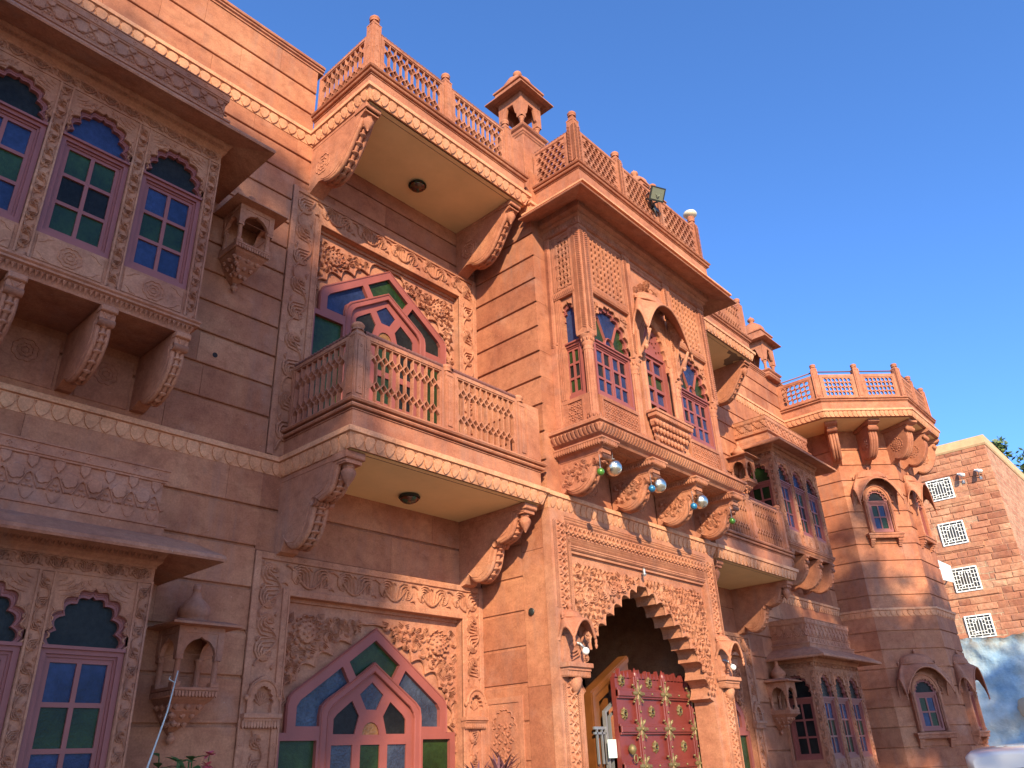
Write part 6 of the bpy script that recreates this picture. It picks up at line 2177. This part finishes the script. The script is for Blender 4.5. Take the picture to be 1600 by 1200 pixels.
for z0, z1 in ((8.81, 9.47), (7.33, 8.02), (5.86, 6.56), (4.47, 5.10)):
    a0, a1 = -.785, -.08
    m = M()
    m.box(bf, a0, a1, z0, z1, -.12, .002)
    w_ = obj('window', m, plain('dusty_dark_pane', (.10, .085, .065), .35), bb)
    m = M()
    m.holes(bf, [(a0 - .02, z0 - .02), (a1 + .02, z0 - .02), (a1 + .02, z1 + .02), (a0 - .02, z1 + .02)], [[(a0 + .015, z0 + .015), (a1 - .015, z0 + .015), (a1 - .015, z1 - .015), (a0 + .015, z1 - .015)]], 0, .06)
    W_, H_ = a1 - a0, z1 - z0
    def bar(x0, y0, x1, y1, r=.0085): m.tube([bf.p(a0 + x0 * W_, z0 + y0 * H_, .045), bf.p(a0 + x1 * W_, z0 + y1 * H_, .045)], r, 5)
    for x in (.13, .26, .38, .5, .62, .74, .87): bar(x, .12, x, .88)
    for y in (.12, .88): bar(0, y, 1, y)
    bar(.0, .0, .0, 1)
    for y in (.33, .52, .70): bar(0, y, .26, y); bar(.74, y, 1, y)
    bar(.26, .26, .74, .26); bar(.13, .22, .38, .22); bar(.26, .66, .38, .66); bar(.62, .6, .74, .6)
    for x in (.2, .5, .8): bar(x, 0, x, .12); bar(x - .04, .88, x - .04, 1)
    for cx_ in (.36, .64):
        m.tube([bf.p(a0 + (cx_ + .07 * math.cos(2 * PI * k / 10)) * W_, z0 + (.81 + .06 * math.sin(2 * PI * k / 10)) * H_, .045) for k in range(11)], .010, 5)
    obj('grille', m, WG, w_)
for (y, z), lab in (((-.30, 9.44), 'white spotlight on the rough stone building nearer the upper window'), ((-.815, 9.44), 'white spotlight on the rough stone building nearer its corner')):
    t = thing('spotlight', (bx0, y, z), lab, 'spotlight', 'spotlights on the rough stone building')
    m = M(); m.tube([(bx0 - .02, y, z - .20), (bx0 - .10, y + .02, z - .10), (bx0 - .16, y, z)], .012, 6); m.box(F((bx0, y, z), (-1, 0, 0)), -.04, .04, -.26, -.16, 0, .03); obj('bracket', m, GM, t)
    m = M(); m.tube([(bx0 - .05, y + .10, z + .07), (bx0 - .17, y, z + .01), (bx0 - .30, y - .10, z - .07)], [.03, .05, .06], 12); obj('lamp_head', m, WH, t)
# white awning panel on the same building
m = M()
m.prism(F((27.0, 0, 0), (-1, 0, 0)), [(-.925, 6.169), (-.598, 6.016), (-.556, 6.517), (-.896, 6.778)], -.04, 0, 0, True)
m.tube([(27.0, .75, 6.1), (28.0, .95, 6.3)], .02, 6); m.tube([(27.0, .72, 6.62), (28.0, .95, 6.8)], .02, 6)
tag(obj('awning', m, WH), 'white sheet awning on the rough stone building beside the tower', 'awning')
# whitewashed rubble wall in front of it
t = NT('shaded_blue_whitewash')
n1 = t.noise(.9, 5, .6); n2 = t.noise(4, 6, .65)
c = t.ramp(n1.outputs[0], [(.36, (.20, .31, .42)), (.5, (.34, .42, .46)), (.64, (.52, .51, .47))]).outputs[0]  # bluish whitewash, darkened and blued further to carry the shade on the wall
c = t.mix(1.0, c, t.ramp(n2.outputs[0], [(.3, (.8, .8, .8)), (.7, (1.1, 1.1, 1.1))]).outputs[0], 'MULTIPLY')
spz = t.n('ShaderNodeSeparateXYZ'); t.l(t.tc.outputs['Object'], spz.inputs[0])
zr_ = t.n('ShaderNodeMapRange'); zr_.inputs[1].default_value = 3.75; zr_.inputs[2].default_value = 4.25; t.l(spz.outputs[2], zr_.inputs[0])
stn = t.n('ShaderNodeMath', operation='MULTIPLY'); t.l(zr_.outputs[0], stn.inputs[0]); t.l(t.ramp(n2.outputs[0], [(.42, (0, 0, 0)), (.6, (1, 1, 1))]).outputs[0], stn.inputs[1])
c = t.mix(stn.outputs[0], c, (.22, .17, .12))
t.l(c, t.b.inputs['Base Color']); t.b.inputs['Roughness'].default_value = .9
t.l(t.bump(n2.outputs[0], .06, .8), t.b.inputs['Normal'])
WW = t.m
import mathutils.noise as mn
m = M()
NY, NZ = 150, 60
vs = []
for j in range(NZ + 1):
    for i in range(NY + 1):
        y = 3.0 - 13 * i / NY
        zt_ = 4.24 + .09 * mn.noise(Vector((y * 1.2, 0, 0))) + .04 * mn.noise(Vector((y * 5, 3, 0)))
        z = zt_ * j / NZ
        v3 = Vector((y * .9, z * .9, 0))
        d = .16 * mn.noise(v3) + .11 * mn.noise(v3 * 2.3) + .06 * mn.noise(v3 * 5)
        if j == NZ: d -= .06
        vs.append((26 + d, y, z))
k_ = NY + 1
m.add(vs, [(j * k_ + i, j * k_ + i + 1, (j + 1) * k_ + i + 1, (j + 1) * k_ + i) for j in range(NZ) for i in range(NY)], 0, True)
top = [vs[NZ * k_ + i] for i in range(k_)]
m.add(top + [(x + .5, y, z) for x, y, z in top] + [(x + .5, y, 0) for x, y, z in top], [(i, i + 1, k_ + i + 1, k_ + i) for i in range(NY)] + [(k_ + i, k_ + i + 1, 2 * k_ + i + 1, 2 * k_ + i) for i in range(NY)])
tag(obj('whitewashed_wall', m, WW), 'lumpy whitewashed wall with blue tints beside the tower foot', 'wall')
m = M(); m.ball((25.85, -.60, 2.36), .26, 0, 10)
for k in range(len(m.v)):
    x, y, z = m.v[k]; m.v[k] = (25.80 + (x - 25.85) * .35, y + .05 * mn.noise(Vector(m.v[k]) * 6), z + .06 * mn.noise(Vector(m.v[k]) * 5))
tag(obj('bare_stone', m, plain('bare_tan_stone', (.42, .27, .17), .9, bump=.02, bscale=12)), 'bare tan stone showing in the whitewashed wall at the right edge', 'stone')

# ------------------------------------------------------------------ trees
BARK = plain('tree_bark', (.11, .075, .05), .9, bump=.02, bscale=20)
def foliage_mat(name, c1, c2, c3):
    t = NT(name)
    g = t.n('ShaderNodeNewGeometry')
    t.l(t.ramp(g.outputs['Random Per Island'], [(0, c1), (.5, c2), (1, c3)]).outputs[0], t.b.inputs['Base Color'])
    t.b.inputs['Roughness'].default_value = .5
    t.b.inputs['Transmission Weight'].default_value = 0
    return t.m
FM = foliage_mat('tree_leaves', (.035, .065, .012), (.07, .11, .022), (.13, .16, .035))
def tree(base, clumps, leafsize, per, label, seed=1, trunk_r=.25, flat=0):
    rr = random.Random(seed)
    base = Vector(base)
    t = thing('tree', base, label, 'tree')
    mt = M()
    cen = sum((Vector(c[:3]) for c in clumps), Vector()) / len(clumps)
    fork = base.lerp(Vector((cen.x, cen.y, base.z)), .25); fork.z = base.z + (min(c[2] - c[3] for c in clumps) - base.z) * .55
    mt.tube([base, (base + fork) / 2 + Vector((.1, .05, 0)), fork], [trunk_r, trunk_r * .8, trunk_r * .62], 10)
    for c in clumps:
        p = Vector(c[:3])
        mid = fork.lerp(p, .5) + Vector((rr.uniform(-.3, .3), rr.uniform(-.3, .3), -.1 * (p - fork).length))
        mt.tube([fork, mid, p], [trunk_r * .45, trunk_r * .26, trunk_r * .07], 7)
        for q in range(4):
            e = p + Vector((rr.gauss(0, 1), rr.gauss(0, 1), rr.gauss(0, .8))).normalized() * c[3] * .8
            mt.tube([mid.lerp(p, .6), (mid.lerp(p, .6) + e) / 2 + Vector((0, 0, .1)), e], [trunk_r * .10, trunk_r * .06, .008], 5)
    obj('trunk', mt, BARK, t)
    ml = M()
    for c in clumps:
        n = int(per * c[3] ** 2 * (c[4] if len(c) > 4 else 1))
        sub = [Vector((rr.gauss(0, 1), rr.gauss(0, 1), rr.gauss(0, 1))).normalized() * c[3] * rr.uniform(.3, 1) for _ in range(max(3, int(6 * c[3])))]
        for i in range(n):
            s_ = rr.choice(sub)
            p = Vector(c[:3]) + s_ * .85 + Vector((rr.gauss(0, 1), rr.gauss(0, 1), rr.gauss(0, .8))) * c[3] * .22
            a = Vector((rr.gauss(0, 1), rr.gauss(0, 1), rr.gauss(0, .7))).normalized()
            b = a.orthogonal().normalized(); b = (b + a.cross(b) * rr.uniform(-1, 1)).normalized()
            L = leafsize * rr.uniform(.7, 1.3)
            w_ = L * .42
            ml.add([p, p + a * L * .5 + b * w_ * .5, p + a * L, p + a * L * .5 - b * w_ * .5], [(0, 1, 2, 3)])
    obj('crown', ml, FM, t)
    return t
tree((39, 1.0, 0), [(41, .4, 11.4, 1.8), (40.4, 1.6, 12.6, 1.6), (41.5, -.9, 10.6, 1.8), (42, -1.0, 12.8, 1.2), (41.2, .3, 13.6, .8), (42.5, -3, 11, 1.8), (41, -2.6, 8.8, 1.4)], .30, 650, 'green tree rising behind the rough stone building', 5, .3)
def at_wall(x, z, t, r, dens=1.0):
    p = Vector((x, 0, z)) + SUN * t
    return (p.x, p.y, p.z, r, dens)
# two garden trees on the street side: their shade lies over the left wing and dapples the right wing
L1 = [(-1.5, 6.6, 1.0), (0.3, 6.6, .85), (1.5, 6.35, .85), (2.3, 5.9, .75), (2.95, 6.75, .30), (2.9, 5.4, .8), (2.8, 4.4, .85), (3.2, 3.2, .85), (3.05, 2.2, .9), (2.9, 1.2, .95), (3.1, .3, .9),
      (1.2, 4.9, 1.0), (1.2, 3.4, 1.1), (1.2, 2.0, 1.1), (1.3, .8, 1.0), (-.6, 5.0, 1.2), (-.8, 3.2, 1.2), (-.8, 1.4, 1.2), (-2.6, 4.5, 1.3), (-2.6, 2.2, 1.3), (2.1, 4.0, .8), (2.1, 2.8, .8), (-1.5, -1.0, 1.5), (1.2, -1.2, 1.4), (3.0, -1.0, 1.0), (-1.6, -3.4, 1.6), (1.0, -3.4, 1.5), (3.0, -2.8, 1.2), (4.0, -3.8, 1.2), (3.45, 5.75, .30), (3.75, 3.0, .30)]
tree((-17.4, -20.4, 0), [at_wall(x, z, 30, r) for x, z, r in L1], .42, 1150, 'large dense shade tree across the courtyard from the left wing', 21, .42)
L2 = [(11.1, 4.6, .5, .7), (12.3, 3.5, 1.1, .55), (12.9, 5.1, .75, .6), (14.3, 4.5, 1.0, .6), (11.4, 2.0, 1.3, .7), (13.3, 2.4, 1.3, .7), (15.4, 3.6, 1.1, .7), (15.6, 1.8, 1.4, .8), (17.3, 2.6, 1.2, .75), (17.6, 1.0, 1.4, .8), (13.4, .6, 1.3, .8), (16.2, 4.9, .55, .5), (18.9, 2.2, 1.1, .7), (10.6, 3.3, .45, .5), (13.9, 5.6, .4, .5)]
tree((-5, -21.5, 0), [at_wall(x, z, 30, r, d) for x, z, r, d in L2], .36, 560, 'open crowned garden tree across the courtyard from the right wing', 22, .36)

L3 = [(25.2, 1.4, 1.2, .7), (26.8, 2.2, 1.1, .6), (28.0, .9, 1.4, .75), (26.2, .0, 1.3, .8), (29.2, 2.4, 1.0, .5), (24.2, .4, 1.1, .7)]
tree((9, -21.5, 0), [at_wall(x, z, 30, r, d) for x, z, r, d in L3], .36, 560, 'added unseen tree that shades the whitewashed wall across the courtyard', 23, .26)  # out of view, added to cast dappled shade on the whitewashed wall

# ------------------------------------------------------------------ parked car whose roof shows at the lower right corner
car = thing('parked_car', (11.6, -3.62, 0), 'white parked car, only the end of its roof showing at the bottom right corner', 'car')
CP = NT('white_car_paint'); CP.b.inputs['Base Color'].default_value = (.72, .70, .66, 1); CP.b.inputs['Roughness'].default_value = .22; CP.b.inputs['Coat Weight'].default_value = .6
CG = NT('car_glass'); CG.b.inputs['Base Color'].default_value = (.008, .009, .010, 1); CG.b.inputs['Roughness'].default_value = .08
def loft(secs, mat, name, parent, cap=True):
    m = M()
    n = len(secs[0][1])
    for x, P in secs:
        for y, z in P: m.v.append((x, -3.62 + y, z))
    for i in range(len(secs) - 1):
        for k in range(n - 1):
            m.f.append([i * n + k, (i + 1) * n + k, (i + 1) * n + k + 1, i * n + k + 1]); m.m.append(0); m.s.append(True)
    if cap:
        m.f += [list(range(n)), list(range((len(secs) - 1) * n, len(secs) * n))]; m.m += [0, 0]; m.s += [False, False]
    return obj(name, m, mat, parent)
def lower(w_, zt):
    return [(-w_ * .92, .28), (-w_, .42), (-w_ * 1.01, .62), (-w_ * .98, zt - .06), (-w_ * .93, zt), (0, zt + .02), (w_ * .93, zt), (w_ * .98, zt - .06), (w_ * 1.01, .62), (w_, .42), (w_ * .92, .28)]
loft([(9.15, lower(.62, .80)), (9.22, lower(.78, .90)), (9.40, lower(.88, .98)), (10.6, lower(.90, 1.00)), (12.0, lower(.90, 1.0)), (12.6, lower(.89, .98)), (13.3, lower(.84, .92)), (13.55, lower(.74, .80)), (13.62, lower(.60, .70))], CP.m, 'body', car)
def cab(wb, wt, zb_, zt):
    return [(-wb, zb_), (-wt, zt - .07), (-wt * .9, zt - .02), (0, zt), (wt * .9, zt - .02), (wt, zt - .07), (wb, zb_)]
loft([(9.42, cab(.80, .78, .97, 1.10)), (9.95, cab(.82, .66, .98, 1.46)), (10.4, cab(.83, .66, .98, 1.50)), (12.0, cab(.83, .65, .98, 1.49)), (12.7, cab(.82, .70, .97, 1.16)), (12.9, cab(.80, .74, .96, 1.06))], CG.m, 'windows', car)
def roof(wt, zt, th=.05):
    return [(-wt, zt - th - .03), (-wt * 1.0, zt - .05), (-wt * .92, zt - .018), (-wt * .6, zt), (0, zt + .008), (wt * .6, zt), (wt * .92, zt - .018), (wt, zt - .05), (wt, zt - th - .03), (0, zt - th)]
rf_ = loft([(9.72, roof(.60, 1.475, .11)), (9.78, roof(.68, 1.51, .13)), (10.0, roof(.72, 1.54, .13)), (10.5, roof(.73, 1.565, .12)), (11.4, roof(.73, 1.575, .12)), (12.0, roof(.69, 1.53)), (12.15, roof(.66, 1.50))], CP.m, 'roof', car)
for sx in (9.95, 12.75):
    for sy in (-.80, .80):
        m = M()
        prof = [(.12, -.09), (.30, -.10), (.325, -.06), (.325, .06), (.30, .10), (.12, .09)]
        vs = []
        for i in range(24):
            a = 2 * PI * i / 24
            vs += [(sx + math.cos(a) * r_, -3.62 + sy + q, .325 + math.sin(a) * r_) for r_, q in prof]
        m.add(vs, [(i * 6 + k, ((i + 1) % 24) * 6 + k, ((i + 1) % 24) * 6 + k + 1, i * 6 + k + 1) for i in range(24) for k in range(5)] + [tuple(i * 6 for i in range(24)), tuple(i * 6 + 5 for i in range(24))], 0, True)
        obj('wheel', m, BK, car)
for sy in (-.62, .62):
    m = M(); m.box(F((9.2, -3.62 + sy, .72), (-1, 0, 0)), -.10, .10, -.06, .06, -.05, .03, 0, bev=.02); obj('tail_light', m, plain('red_lens', (.35, .01, .01), .2), car)

# ------------------------------------------------------------------ ground
g = M(); g.add([(-300, -300, 0), (300, -300, 0), (300, 300, 0), (-300, 300, 0)], [(0, 1, 2, 3)])
GR = plain('courtyard_paving', (.25, .20, .145), .9, bump=.01, bscale=6, var=.15)
obj('ground', g, GR, kind='structure')
